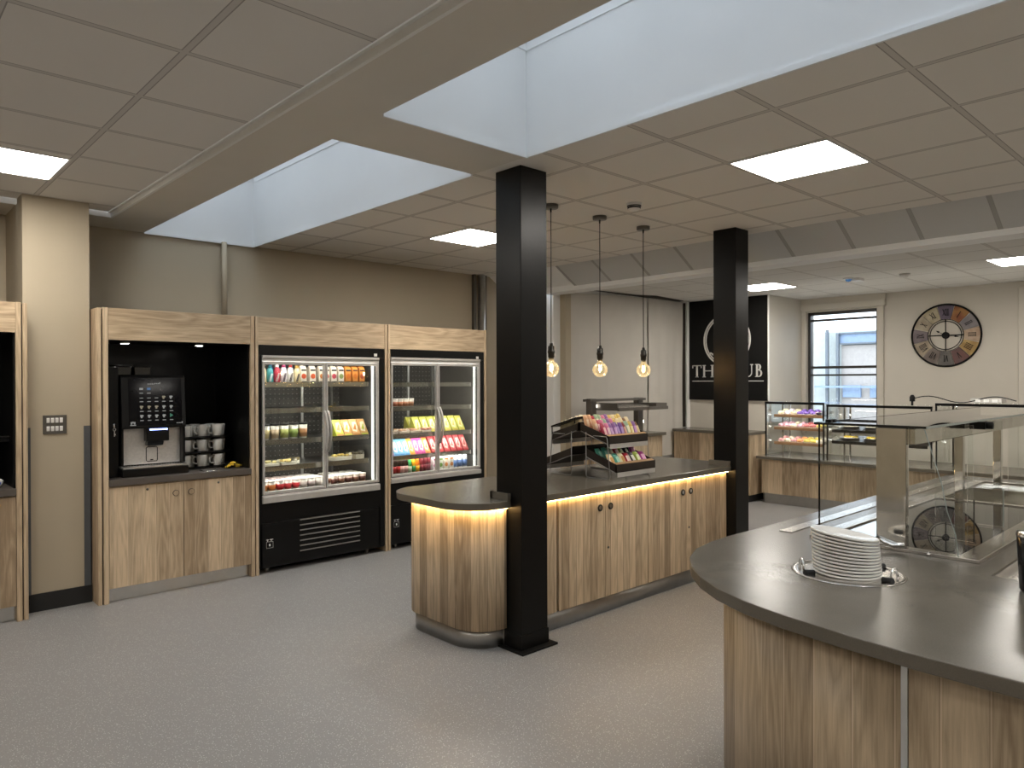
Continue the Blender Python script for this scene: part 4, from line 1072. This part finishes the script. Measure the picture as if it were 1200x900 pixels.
# steel tray slide strip near the back edge
o = MB().box(3.30, 6.1, 1.60, 1.66, .9002, .904).build('steel_rail', M['steelh'], loc=(4.7,1.63,.9)); tag(o, 'flat steel strip set along the far edge of the serving counter', 'rail')
# inset steel pan
ip = thing('inset_pan', 'shallow steel pan set into the serving counter by the right edge', 'pan', (3.5, .5, .88))
MB().box(3.115, 3.945, .355, .735, .865, .872).box(3.115, 3.12, .355, .735, .872, .898).box(3.94, 3.945, .355, .735, .872, .898).box(3.12, 3.94, .73, .735, .872, .898).box(3.12, 3.94, .355, .36, .872, .898).build('pan', M['steelh'], ip)
# plate dispenser
pd = thing('plate_dispenser', 'round steel plate dispenser sunk in the serving counter', 'plate dispenser', (PX, PY, .7))
MB().lathe([(.170,.893),(.171,.901),(.175,.9045),(.193,.903),(.200,.9003)], (PX,PY,0), 48).build('rim', M['steelh'], pd)
MB().lathe([(0,.66),(.172,.66),(.172,.897)], (PX,PY,0), 40).build('well', M['black'], pd)
MB().lathe([(0,.845),(.125,.845),(.125,.862),(0,.862)], (PX,PY,0), 32).build('platform', M['steel'], pd)
def polar(a, r): return (PX + r*(math.cos(a)*rt0.x + math.sin(a)*.682), PY + r*(math.cos(a)*rt0.y + math.sin(a)*.7316))
for a in (math.radians(190), math.radians(300), math.radians(20), math.radians(95)):
    p0 = polar(a, .136); p1 = polar(a, .178); tx = (-(p1[1]-p0[1]), p1[0]-p0[0]); L_ = math.hypot(*tx); tx = (tx[0]/L_, tx[1]/L_)
    MB().tube([(p0[0]-tx[0]*.0+ (p1[0]-p0[0])*.1, p0[1]+(p1[1]-p0[1])*.1, .905), (p1[0], p1[1], .908)], .011, 10).build('guide_foot', M['rubber'], pd)
for a in (math.radians(170), math.radians(312), math.radians(60)):
    p0 = polar(a, .164); p1 = polar(a, .165); n_ = Vector((p0[0]-PX, p0[1]-PY)).normalized(); tx = Vector((-n_.y, n_.x))
    pts = [(p0[0]+tx.x*.029*math.cos(q), p0[1]+tx.y*.029*math.cos(q), .915+.030*math.sin(q)) for q in [PI*i/10 for i in range(11)]]
    pts = [(pts[0][0], pts[0][1], .87)] + pts + [(pts[-1][0], pts[-1][1], .87)]
    MB().tube(pts, .0042, 8).build('guide_wire', M['chrome'], pd)
plt_ = MB().lathe([(0,.0),(.062,.0),(.064,-.003),(.068,-.003),(.070,.001),(.088,.008),(.115,.0085),(.1185,.0095),(.1195,.0115),(.1195,.0160),(.1175,.0172),(.113,.0160),(.088,.0125),(.068,.006),(0,.0055)], (0,0,0), 48).build('dinner_plate', M['ceramic'], loc=(0,0,0))
tag(plt_, 'x', 'plate')
NP = 15; z = .868; cx_, cy_ = PX-.002, PY
ax_ = Vector((fw.x, fw.y, 0)).normalized()
for i in range(NP):
    tl = math.radians(8.5)*i/(NP-1)
    q = Matrix.Rotation(tl, 4, ax_)
    off = -.014*(i/(NP-1))
    loc = (cx_+off*rt0.x, cy_+off*rt0.y, z)
    z += .0118
    lab = 'topmost' if i == NP-1 else 'lowest' if i == 0 else ORD[i] + ' from bottom'
    place(plt_, loc, q.to_euler(), 'white plate in the leaning stack on the serving counter, %s' % lab, 'white plates in the dispenser')
# thermos at the right edge
fk = thing('insulated_jug', 'black jug with chrome rim at the right picture edge on the serving counter', 'jug', (3.05, .60, .9))
CX, CY = 2.971, .580
MB().lathe([(0,.9003),(.04,.9003),(.046,.91),(.050,1.0),(.054,1.09),(.052,1.098)], (CX,CY,0), 32).build('body', M['blackgloss'], fk)
MB().lathe([(.0545,1.088),(.0555,1.092),(.0555,1.104),(.052,1.108),(.0,1.108)], (CX,CY,0), 32).build('rim', M['chrome'], fk)
MB().tube([(CX+.045,CY-.03,1.08),(CX+.075,CY-.05,1.07),(CX+.08,CY-.055,1.0),(CX+.045,CY-.03,.95)], .008, 10).build('handle', M['black'], fk)

# heated gantry ------------------------------------------------------
G = thing('heated_gantry', 'glass and polished steel heated servery gantry on the serving counter', 'servery gantry', (4.2, 1.15, .9))
gx0, gx1 = 3.27, 5.90
fl = MB().box(gx0, gx1, .82, .90, .9003, .914).box(gx0, gx1, 1.44, 1.50, .9003, .914).box(gx0, 3.33, .90, 1.44, .9003, .914).box(5.88, gx1, .90, 1.44, .9003, .914)
fl.build('flange', M['steelh'], G, bevel=.002)
MB().lathe([(0,.006),(.007,.005),(.009,0)], (gx0, 1.0, .907), 12, M=Matrix.Rotation(-PI/2, 4, 'Y')).build('screw', M['chrome'], G)
hob = MB().box(3.33, 4.85, .90, 1.44, .895, .906)
hob.build('hot_plate', M['hob'] if 'hob' in M else M['blackgloss'], G)
MB().box(4.85, 4.89, .90, 1.44, .895, .912).build('divider_bar', M['steelh'], G)
pn = MB().box(4.89, 5.50, .90, 1.44, .82, .826).box(4.89, 4.90, .90, 1.44, .826, .91).box(5.49, 5.50, .90, 1.44, .826, .91).box(4.90, 5.49, .90, .91, .826, .91).box(4.90, 5.49, 1.43, 1.44, .826, .91)
pn.build('food_well', M['mirror'], G)
MB().box(5.50, 5.88, .90, 1.44, .895, .904).build('rear_plate', M['blackgloss'], G)
zt_ = 1.425
MB().box(3.24, 5.85, 1.0, 1.46, zt_, zt_+.008).build('top_glass', M['glass'], G)
MB().box(3.238, 3.242, 1.0, 1.46, zt_-.001, zt_+.009).box(3.24, 5.85, 1.459, 1.463, zt_-.001, zt_+.009).build('top_glass_edge', M['glassedge'], G)
MB().box(3.24, 5.85, .996, 1.0005, zt_-.001, zt_+.009).build('front_glass_edge', M['glassgreen'], G)
# near end pane, wide steel post, customer side panes
MB().box(3.276, 3.284, 1.205, 1.455, .914, zt_).build('end_pane', M['glass'], G)
MB().box(3.275, 3.285, 1.455, 1.459, .914, zt_).build('end_pane_edge', M['glassedge'], G)
ps = MB().box(3.268, 3.30, 1.085, 1.205, .914, zt_-.003).build('steel_post', M['mirror'], G, bevel=.003)
MB().tube([(3.266,1.09,.93),(3.255,1.13,.925),(3.255,1.17,.935),(3.266,1.20,.95)], .009, 8).build('pull', M['chrome'], ps)
prof = [(1.08,.914),(1.08,zt_),(1.02,zt_),(.955,1.20),(.935,1.09),(.905,1.0),(.895,.914)]
MB().prism(prof, 3.276, 3.283, 'x').build('end_wing', M['glass'], G)
MB().wall([(0,0),(1,0)], 0, 0.0001, .0001) if False else None
def strip(pts, x0, x1, th):
    m = MB()
    vs = []
    for (y, z) in pts: vs += [(x0,y,z),(x1,y,z)]
    for (y, z) in pts: vs += [(x0,y+th,z),(x1,y+th,z)]
    n = len(pts); fs = []
    for i in range(n-1):
        fs += [(2*i,2*i+1,2*i+3,2*i+2), (2*n+2*i,2*n+2*i+2,2*n+2*i+3,2*n+2*i+1), (2*i,2*i+2,2*n+2*i+2,2*n+2*i), (2*i+1,2*n+2*i+1,2*n+2*i+3,2*i+3)]
    fs += [(0,2*n,2*n+1,1), (2*n-2,2*n-1,4*n-1,4*n-2)]
    return m.add(vs, fs)
MB().tube([(3.279, y, z) for y, z in prof[2:]], .002, 6).build('end_wing_edge', M['glassgreen'], G)
for xx_ in (3.62, 4.1, 4.87):
    MB().box(xx_-.004, xx_+.004, .93, 1.08, .914, zt_).build('glass_divider', M['glass'], G)
    MB().box(xx_-.004, xx_+.004, .926, .930, .914, 1.10).build('divider_edge', M['glassedge'] if xx_ != 4.1 else M['glassgreen'], G)
for xx_ in (4.87, 5.7):
    MB().box(xx_-.02, xx_+.02, 1.30, 1.345, .914, zt_).build('support_post', M['mirror'], G, bevel=.002)
MB().box(3.30, 5.8, 1.06, 1.22, zt_-.075, zt_-.006).build('heat_lamp_housing', M['mirror'], G, bevel=.003)
MB().box(4.02, 4.10, .985, 1.05, zt_-.04, zt_-.004).lathe([(0,.02),(.018,.02),(.018,-.02),(0,-.02)], (4.06, .98, zt_-.022), 12, M=Matrix.Rotation(PI/2, 4, 'X')).build('glass_clamp', M['black'], G)
for x in (3.38, 3.42): MB().box(x-.01, x+.01, 1.442, 1.468, zt_-.005, zt_+.016).build('glass_clip', M['black'], G)
# ---------------------------------------------------------------- far end: sheets, sign, back counter
def hung_sheet(label, x0, x1, z0, z1a, z1b, amp, seed):
    rnd = random.Random(seed); ph = [rnd.uniform(0, 6) for _ in range(6)]
    nx, nz = int((x1-x0)/.03), 26
    def fn(i, j):
        u = i/nx; v = j/nz; x = x0+(x1-x0)*u; zt = z1a+(z1b-z1a)*u; z = z0+(zt-z0)*v
        w = math.sin(7*x+ph[0])*.4+math.sin(17*x+ph[1]+1.2*v)*.35+math.sin(31*x+ph[2]-2*v)*.2+math.sin(3*z+4*x+ph[3])*.3
        return (x, 6.085 + amp*w*(1.0-.6*v), z)
    m = MB()
    for dy in (0, .004):
        m.add([(p[0], p[1]+dy, p[2]) for p in [fn(i, j) for j in range(nz+1) for i in range(nx+1)]], [(j*(nx+1)+i, j*(nx+1)+i+1, (j+1)*(nx+1)+i+1, (j+1)*(nx+1)+i) for j in range(nz) for i in range(nx)], 0, True)
    o = m.build('dust_sheet', M['sheet'], loc=((x0+x1)/2, 6.085, z0)); return tag(o, label, 'dust sheet', 'sheets hung on the end wall')
hung_sheet('pale hanging sheet with straight seams on the far wall behind the left pendants', 6.63, 8.255, .55, 2.725, 2.785, .012, 3)
hung_sheet('pale hanging sheet with loose folds just left of the black sign', 8.285, 9.12, .55, 2.785, 2.785, .026, 8)
o = MB().prism([(7.0,6.1),(7.25,6.03),(7.9,6.0),(8.2,5.88),(9.0,5.98),(9.05,6.1)], ZR-.004, ZR-.0005, 'z').build('ceiling_gap', M['groove'], loc=(7.6, 5.9, ZR)); tag(o, 'dark open strip in the low ceiling above the hanging sheets', 'ceiling opening')
o = MB().box(9.135, 9.148, 6.05, 6.10, .94, 2.77).build('edge_strip', M['groove'], loc=(9.15, 6.06, .93)); tag(o, 'dark vertical gap strip at the right edge of the loose sheet', 'strip')

# sign ---------------------------------------------------------------
sg = thing('wall_sign', 'tall black sign board with white ring emblem and THE HUB lettering', 'sign', (9.235, 5.415, 1.345))
MB().box(9.222, 9.2495, 4.80, 6.035, 1.345, 2.788).build('board', M['blackmatt'], sg)
MB().box(9.222, 9.2495, 4.785, 4.7995, 1.345, 2.788).build('edge_strip', M['trimwhite'], sg)
XS = 9.2215
def glyph(mb, pts):  # pts in (u to the right, v up), facing -x ; u measured from the sign's left end of the text
    mb.prism([(5.977-u, v) for u, v in pts], XS-.008, XS, 'x')
def rect(mb, u0, u1, v0, v1): glyph(mb, [(u0,v0),(u1,v0),(u1,v1),(u0,v1)])
def serif(mb, uc, v, w=.052, up=True):
    h = .008
    if up: glyph(mb, [(uc-w/2,v),(uc+w/2,v),(uc+w/2,v+h),(uc+.014,v+h+.006),(uc-.014,v+h+.006),(uc-w/2,v+h)])
    else: glyph(mb, [(uc-w/2,v),(uc+w/2,v),(uc+w/2,v-h),(uc+.014,v-h-.006),(uc-.014,v-h-.006),(uc-w/2,v-h)])
VB, VT = 1.672, 1.850; W_ = .026
def letter_T(u):
    m = MB(); rect(m, u, u+.15, VT-.013, VT); glyph(m, [(u,VT),(u+.012,VT),(u+.008,VT-.045),(u-.002,VT-.04)]); glyph(m, [(u+.138,VT),(u+.15,VT),(u+.152,VT-.04),(u+.142,VT-.045)])
    rect(m, u+.062, u+.062+W_, VB, VT); serif(m, u+.075, VB); return m
def letter_H(u):
    m = MB()
    for a in (u+.01, u+.145): rect(m, a, a+W_, VB, VT); serif(m, a+W_/2, VB); serif(m, a+W_/2, VT, up=False)
    rect(m, u+.02, u+.16, 1.760, 1.771); return m
def letter_E(u):
    m = MB(); rect(m, u+.01, u+.01+W_, VB, VT); serif(m, u+.02, VB); serif(m, u+.02, VT, up=False)
    rect(m, u+.02, u+.115, VT-.012, VT); rect(m, u+.02, u+.12, VB, VB+.012); rect(m, u+.02, u+.10, 1.760, 1.771)
    glyph(m, [(u+.105,VT),(u+.115,VT),(u+.118,VT-.04),(u+.110,VT-.04)]); glyph(m, [(u+.108,VB),(u+.12,VB),(u+.128,VB+.045),(u+.120,VB+.045)]); rect(m, u+.093, u+.101, 1.745, 1.787); return m
def letter_U(u):
    m = MB(); rect(m, u+.012, u+.012+W_, VB+.06, VT); serif(m, u+.025, VT, up=False); rect(m, u+.138, u+.150, VB+.06, VT); serif(m, u+.144, VT, .046, up=False)
    a = [(u+.081+.069*math.cos(q), VB+.062-.065*math.sin(q)) for q in [PI*i/14 for i in range(15)]]
    b = [(u+.088+.050*math.cos(q), VB+.062-.049*math.sin(q)) for q in [PI*i/14 for i in range(15)]]
    for i in range(14): glyph(m, [a[i], a[i+1], b[i+1], b[i]])
    return m
def letter_B(u):
    m = MB(); rect(m, u+.01, u+.01+W_, VB, VT)
    glyph(m, [(u-.004,VB),(u+.03,VB),(u+.03,VB+.01),(u-.004,VB+.01)]); glyph(m, [(u-.004,VT-.01),(u+.03,VT-.01),(u+.03,VT),(u-.004,VT)])
    for v0, v1, r in ((1.768, VT, .082), (VB, 1.774, .098)):
        c = (v0+v1)/2; h = (v1-v0)/2
        a = [(u+.05+(r-.05)*math.cos(q), c+h*math.sin(q)) for q in [-PI/2+PI*i/12 for i in range(13)]]
        b = [(u+.05+(r-.05-.024)*math.cos(q), c+(h-.012)*math.sin(q)) for q in [-PI/2+PI*i/12 for i in range(13)]]
        for i in range(12): glyph(m, [a[i], a[i+1], b[i+1], b[i]])
        rect(m, u+.03, u+.051, v1-.012, v1); rect(m, u+.03, u+.051, v0, v0+.012)
    return m
for fn, u in ((letter_T, 0), (letter_H, .172), (letter_E, .385), (letter_H, .595), (letter_U, .80), (letter_B, 1.0)):
    fn(u).build('letter', M['signwhite'], sg)
m = MB(); rect(m, 0, 1.117, 1.612, 1.622); m.build('underline', M['signwhite'], sg)
m = MB(); cu, cv = .559, 2.20
def ringseg(r0, r1, a0, a1, n=40, off=(0,0)):
    for i in range(n):
        q0 = a0+(a1-a0)*i/n; q1 = a0+(a1-a0)*(i+1)/n
        glyph(m, [(cu+r0*math.cos(q0),cv+r0*math.sin(q0)),(cu+r1*math.cos(q0)+off[0],cv+r1*math.sin(q0)+off[1]),(cu+r1*math.cos(q1)+off[0],cv+r1*math.sin(q1)+off[1]),(cu+r0*math.cos(q1),cv+r0*math.sin(q1))])
ringseg(.352, .372, 0, 2*PI, 72); ringseg(.325, .341, 0, 2*PI, 72)
glyph(m, [(cu-.285,cv-.20),(cu-.255,cv-.165),(cu-.215,cv-.19),(cu-.215,cv-.215),(cu-.255,cv-.19),(cu-.275,cv-.215)])
m.build('ring_emblem', M['signwhite'], sg)

# back counter along the sheets and under the sign
bc = thing('back_counter', 'oak back counter under the black sign and hanging sheets', 'counter', (8.5, 5.8, 0))
MB().box(8.82, 9.24, 4.84, 6.03, .10, .895).build('sign_leg', M['oakv'], bc)
MB().box(6.62, 7.74, 5.47, 6.03, .10, .925).build('sheet_leg', M['oakv'], bc)
MB().box(8.86, 9.24, 4.88, 6.03, 0, .10).box(6.66, 7.70, 5.53, 6.03, 0, .10).build('plinth', M['rubber'], bc)
o = MB().box(8.78, 9.245, 4.83, 6.035, .897, .935).build('worktop', M['stone'], loc=(9,5.4,.897), bevel=.002); tag(o, 'dark worktop under the black sign', 'worktop')
o = MB().box(6.58, 7.77, 5.43, 6.035, .927, .965).build('worktop', M['stone'], loc=(7.2,5.7,.927), bevel=.002); tag(o, 'dark worktop below the hanging sheet carrying the metal gantry', 'worktop')
bg = thing('overhead_gantry', 'bronze grey metal heat lamp gantry with two posts on the back worktop', 'servery gantry', (7.1, 5.7, .965))
for a, b in ((6.565, 6.665), (7.49, 7.59)):
    MB().box(a, b, 5.66, 5.74, .966, 1.41).build('post', M['gantrymetal'], bg, bevel=.003)
MB().box(6.53, 7.62, 5.64, 5.675, 1.375, 1.405).box(6.53, 7.62, 5.725, 5.76, 1.375, 1.405).build('top_rail', M['gantrymetal'], bg, bevel=.002)
hd = MB().box(6.70, 7.70, 5.35, 5.37, 1.265, 1.305).box(6.70, 6.72, 5.37, 5.70, 1.27, 1.36).box(7.47, 7.70, 5.37, 5.70, 1.30, 1.345)
hd.build('lamp_frame', M['gantrymetal'], bg, bevel=.002)
sl = MB()
for a, b in ((6.73, 6.96), (6.98, 7.22), (7.24, 7.45)): sl.prism([(5.37,1.295),(5.66,1.345),(5.66,1.350),(5.37,1.300)], a, b, 'x')
sl.build('glass_panel', M['steelh'], bg)
for z in (1.32, 1.10): MB().box(6.665, 6.69, 5.67, 5.70, z-.018, z+.018).build('lamp', M['spotlow'], bg)
for z in (1.32, 1.10): MB().box(7.592, 7.615, 5.67, 5.70, z-.018, z+.018).build('lamp', M['spotlow'], bg)

# far display counter and cases
dc = thing('display_counter', 'low oak display counter with dark plinth in front of the sash window', 'counter', (9.35, 3.4, 0))
MB().box(8.98, 9.75, 1.2, 4.76, .135, .585).build('front', M['oakv'], dc)
MB().box(9.02, 9.75, 1.2, 4.74, 0, .135).build('plinth', M['steel'], dc)
o = MB().box(8.90, 9.78, 1.2, 4.80, .587, .625).build('worktop', M['stone'], loc=(9.3,3,.587), bevel=.002); tag(o, 'long grey stone ledge of the display counter below the glass cases', 'worktop')
def case(label, y0, y1, z1):
    t = thing('display_case', label, 'display case', (9.35, (y0+y1)/2, .625)); xa, xb = 9.0, 9.62
    MB().box(xa, xa+.006, y0, y1, .627, z1-.02).box(xa, xb, y1-.006, y1, .627, z1-.02).box(xa, xb, y0, y0+.006, .627, z1-.02).build('glass', M['caseglass'], t)
    MB().box(xa-.008, xa+.014, y0-.005, y1+.005, z1-.022, z1+.008).build('top_bar', M['black'], t)
    MB().box(xa+.014, xb, y0-.004, y1+.004, z1-.008, z1).build('top_glass', M['caseglass'], t)
    MB().box(xa-.006, xa+.010, y1-.012, y1+.004, .627, z1-.022).build('edge_frame', M['black'], t)
    MB().box(xa-.006, xa+.010, y0-.004, y0+.012, .627, z1-.022).build('edge_frame', M['black'], t)
    MB().box(xb-.02, xb, y1-.05, y1-.03, .627, z1-.02).box(xb-.02, xb, y0+.03, y0+.05, .627, z1-.02).box(9.3, 9.32, y1-.1, y1-.08, .627, z1-.02).build('upright', M['chrome'], t)
    MB().box(xa+.016, xa+.04, y0+.03, y1-.03, z1-.022, z1-.009).build('light_tube', M['ledcool'], t)
    return t
case('glass display case with three sloping pastry trays beside the black sign', 3.94, 4.715, 1.335)
case('glass heated display case with dark shelves below the window', 2.72, 3.90, 1.315)
case('low glass display case with black frame in front of the clock wall', 1.45, 2.68, 1.355)
M['traywood'] = mat('tray_wood_edge', (.36,.20,.10,1), .4)
def shelf_tray(label, y0, y1, z, m1):
    t = thing('display_tray', label, 'tray', (9.2, (y0+y1)/2, z))
    MB().prism([(9.06, z), (9.42, z+.06), (9.42, z+.075), (9.06, z+.015)], y0, y1, 'y').build('board', M['black'], t)
    MB().prism([(9.045, z-.008), (9.06, z-.008), (9.06, z+.03), (9.045, z+.026)], y0-.02, y1+.02, 'y').build('front_lip', m1, t)
    MB().box(9.064, 9.085, y0, y1, z-.006, z-.001).build('shelf_light', M['ledcool'], t)  # glowing strip added under the board to brighten the food
    return t
bun = MB().lathe([(0,.0),(.040,.003),(.050,.016),(.046,.032),(.028,.046),(0,.050)], (0,0,0), 12).build('wrapped_bake', pm('e8c8b8'), loc=(0,0,0)); tag(bun, 'x', 'bake')
protos = {}
def bake(c):
    if c not in protos:
        o = MB().lathe([(0,.0),(.034,.003),(.043,.014),(.040,.030),(.024,.042),(0,.045)], (0,0,0), 12).build('wrapped_bake', pm(c), loc=(0,0,0))
        MB().lathe([(.0435,.012),(.0435,.018)], (0,0,0), 12).build('paper_band', pm('f4ece0'), o)
        protos[c] = tag(o, 'x', 'bake')
    return protos[c]
bpy.data.objects.remove(bun)
names = ('top','middle','bottom')
cw = {'6a4a9c':'purple','e8d8e8':'lilac','d8c8a0':'tan','e8b8c8':'pink','f0e2c8':'cream','c86a6a':'red','e8d060':'yellow','e89a5a':'orange','f2ead8':'ivory','e8a8a8':'rose'}
cols = (('d8c8a0','e8d8e8','d8c8a0','6a4a9c','6a4a9c','6a4a9c'), ('e8b8c8','e8b8c8','f0e2c8','e8b8c8','c86a6a','c86a6a','e8d060'), ('e8a8a8','f0e2c8','e8a8a8','e89a5a','e8d060','e8d060','f2ead8'))
for k, z in enumerate((1.150, .985, .790)):
    shelf_tray('wood fronted sloping tray in the far pastry case, %s of three' % names[k], 3.985, 4.60, z, M['traywood'])
    for r in range(2):
        for i, c in enumerate(cols[k]):
            y = 4.55-.085*i; x = 9.11+.13*r
            place(bake(c), (x, y, z+.0155+(x-9.06)/6), (0,-.16,random.uniform(0,1)), '%s wrapped bake, %s in the %s row, %s tray of pastry case' % (cw[c], nth(i, len(cols[k])), ('front','back')[r], names[k]), 'wrapped bakes in the pastry case', 'bake', scale=(1,1.0,1.15))
pl2 = dup(plt_, (0,0,0)); 
for k, z in enumerate((.985, .845)):
    MBs = shelf_tray('dark shelf in the heated display case below the window, %s' % ('upper','lower')[k], 2.80, 3.84, z, M['black'])
    for i in range(4):
        y = 3.72-.27*i
        lab = 'white plate of %s food, %s of four on the heated case %s shelf' % (('pale','yellow')[k], nth(i, 4).replace(' from left',''), ('upper','lower')[k])
        t = thing('food_plate', lab, 'plate', (9.24, y, z+.05), 'food plates in the heated case')
        MB().lathe([(0,0),(.07,0),(.115,.014),(.115,.018),(.07,.006),(0,.006)], (9.24,y,z+.05), 24).build('plate', M['ceramic'], t)
        fo = MB()
        for q in range(9):
            a = q*.7; r = .02+.008*q
            fo.lathe([(0,0),(.026,.004),(.024,.02),(0,.03)], (9.24+r*math.cos(a), y+r*math.sin(a), z+.058), 8)
        fo.build('food', pm(('e8dcc0','d8b838')[k], .6), t)
bpy.data.objects.remove(pl2)
# clutter on the far case tops
t = thing('cable', 'thin black cable looping over the far display case below the clock', 'cable', (9.3, 2.6, 1.36))
MB().tube([(9.3, 3.02-.045*i, 1.40+.035*math.sin(i*.42)) for i in range(24)], .006, 6).build('lead', M['rubber'], t)
MB().lathe([(0,.0),(.03,.0),(.03,.05),(.018,.075),(0,.08)], (9.3,3.02,1.37), 12).box(9.29,9.31,3.01,3.03,1.322,1.37).build('plug', M['black'], t)
t = thing('control_box', 'small silver control box on the far case below the clock', 'control box', (9.4, 2.25, 1.364))
MB().box(9.3, 9.5, 2.12, 2.42, 1.3635, 1.42).build('case', M['silver'], t, bevel=.004)
for i in range(3): MB().box(9.292, 9.2995, 2.16+.08*i, 2.21+.08*i, 1.375, 1.405).build('button', M['plastwhite'], t)

# ---------------------------------------------------------------- clock
ck_ = thing('wall_clock', 'large round vintage wall clock with coloured roman numeral plates', 'clock', (XW, 2.93, 2.19))
CYk, CZk, XK = 2.935, 2.187, XW-.012
RO, RI = .392, .178
def cp(r, a, x=XK): # a clockwise from 12, seen from -x side
    return (x, CYk - r*math.sin(a), CZk + r*math.cos(a))
MB().tube([cp(RO-.001, 2*PI*i/72, XK-.004) for i in range(72)], .0115, 8, closed=True).build('outer_rim', M['blackmatt'], ck_)
MB().tube([cp(RI, 2*PI*i/56, XK-.004) for i in range(56)], .005, 8, closed=True).tube([cp(RI+.024, 2*PI*i/56, XK-.004) for i in range(56)], .0035, 8, closed=True).build('inner_ring', M['blackmatt'], ck_)
sp_ = MB()
for i in range(4): sp_.tube([cp(.03, i*PI/2, XK-.004), cp(RI+.02, i*PI/2, XK-.004)], .006, 8)
sp_.build('spokes', M['blackmatt'], ck_)
def plate_mat(name, c1, c2, sc=9):
    m = mat(name, c1, .55); k = N(m); b = m.node_tree.nodes['Principled BSDF']
    tc = k.new('ShaderNodeTexCoord'); n = k.new('ShaderNodeTexNoise'); n.inputs['Scale'].default_value = sc; n.inputs['Detail'].default_value = 5
    k.link(tc.outputs['Object'], n.inputs['Vector'])
    mr = k.new('ShaderNodeMapRange'); k.link(n.outputs['Fac'], mr.inputs['Value']); mr.inputs['From Min'].default_value = .4; mr.inputs['From Max'].default_value = .62
    k.link(k.mix(mr.outputs['Result'], srgb(c1), srgb(c2)), b.inputs['Base Color'])
    return m
pc = [('6c6070','584e5c'),('9c7040','844c30'),('8a8484','7a7478'),('bca690','a68c74'),('b89c66','9a7a48'),('6c4a44','5a4a48'),('66625e','54504e'),('7c7068','665a54'),('a89a84','8c7e6c'),('7a6e70','645a5e'),('b2a692','9a8e7a'),('bcb098','a29678')]
rom = ['XII','I','II','III','IIII','V','VI','VII','VIII','IX','X','XI']
def numeral(mb, s, a):
    ws = {'I': .019, 'V': .034, 'X': .034}; tot = sum(ws[c] for c in s); u = -tot/2; h = .040
    ca, sa = math.cos(a), math.sin(a); rc = .292
    def P(u_, v_):
        r = rc+v_; # local: v radial, u tangential clockwise
        yy = -(r*sa + u_*ca); zz = r*ca - u_*sa
        return (CYk+yy, CZk+zz)
    def stroke(u0, v0, u1, v1, w):
        d = Vector((u1-u0, v1-v0)).normalized(); n_ = Vector((-d.y, d.x))*w/2
        mb.prism([P(u0+n_.x,v0+n_.y), P(u1+n_.x,v1+n_.y), P(u1-n_.x,v1-n_.y), P(u0-n_.x,v0-n_.y)], XK-.0055, XK-.0022, 'x')
    for c in s:
        w = ws[c]; m_ = u+w/2
        if c == 'I': stroke(m_, -h, m_, h, .008); stroke(m_-.008, h, m_+.008, h, .004); stroke(m_-.008, -h, m_+.008, -h, .004)
        elif c == 'V': stroke(m_-.014, h, m_, -h, .008); stroke(m_+.014, h, m_, -h, .005)
        else: stroke(m_-.014, h, m_+.014, -h, .008); stroke(m_+.014, h, m_-.014, -h, .005)
        u += w
for i in range(12):
    a0 = 2*PI*i/12; hw = PI/12-.012; pts = []
    n = 6
    for q in range(n+1):
        a = a0-hw+2*hw*q/n; p = cp(.383, a); pts.append((p[1], p[2]))
    for q in range(n+1):
        a = a0+hw-2*hw*q/n; p = cp(.207, a); pts.append((p[1], p[2]))
    o = MB().prism(pts, XK-.002, XK+.006, 'x').build('numeral_plate', plate_mat('clock_plate_%s' % pc[i][0], *pc[i]), ck_)
    m = MB(); numeral(m, rom[i], a0); m.build('numeral', M['blackmatt'], o)
MB().lathe([(0,-.014),(.034,-.014),(.043,-.006),(.043,.008)], (XK-.002,CYk,CZk), 24, M=Matrix.Rotation(PI/2, 4, 'Y')).build('hub', M['blackmatt'], ck_)
def hand(a, L, w):
    m = MB(); pts = []
    for u, r in ((-w*.35,0),(-w*.3,L*.62),(-w*1.6,L*.72),(0,L),(w*1.6,L*.72),(w*.3,L*.62),(w*.35,0)):
        yy = -(r*math.sin(a)+u*math.cos(a)); zz = r*math.cos(a)-u*math.sin(a); pts.append((CYk+yy, CZk+zz))
    m.prism(pts, XK-.013, XK-.010, 'x'); return m
hand(math.radians(300), .125, .008).build('hour_hand', M['blackmatt'], ck_)
hand(math.radians(98), .155, .007).build('minute_hand', M['blackmatt'], ck_)

# ---------------------------------------------------------------- world and view
wd = bpy.data.worlds.new('overcast'); SC.world = wd; wd.use_nodes = True
bgn = wd.node_tree.nodes['Background']
bgn.inputs['Color'].default_value = (.80, .88, 1.0, 1); bgn.inputs['Strength'].default_value = 2.1
vs = SC.view_settings; vs.view_transform = 'Standard'; vs.look = 'None'; vs.gamma = 1; vs.use_curve_mapping = False; vs.exposure = 1.05
SC.display_settings.display_device = 'sRGB'
cy = SC.cycles
cy.max_bounces = 10; cy.diffuse_bounces = 5; cy.glossy_bounces = 6; cy.transparent_max_bounces = 24; cy.transmission_bounces = 8
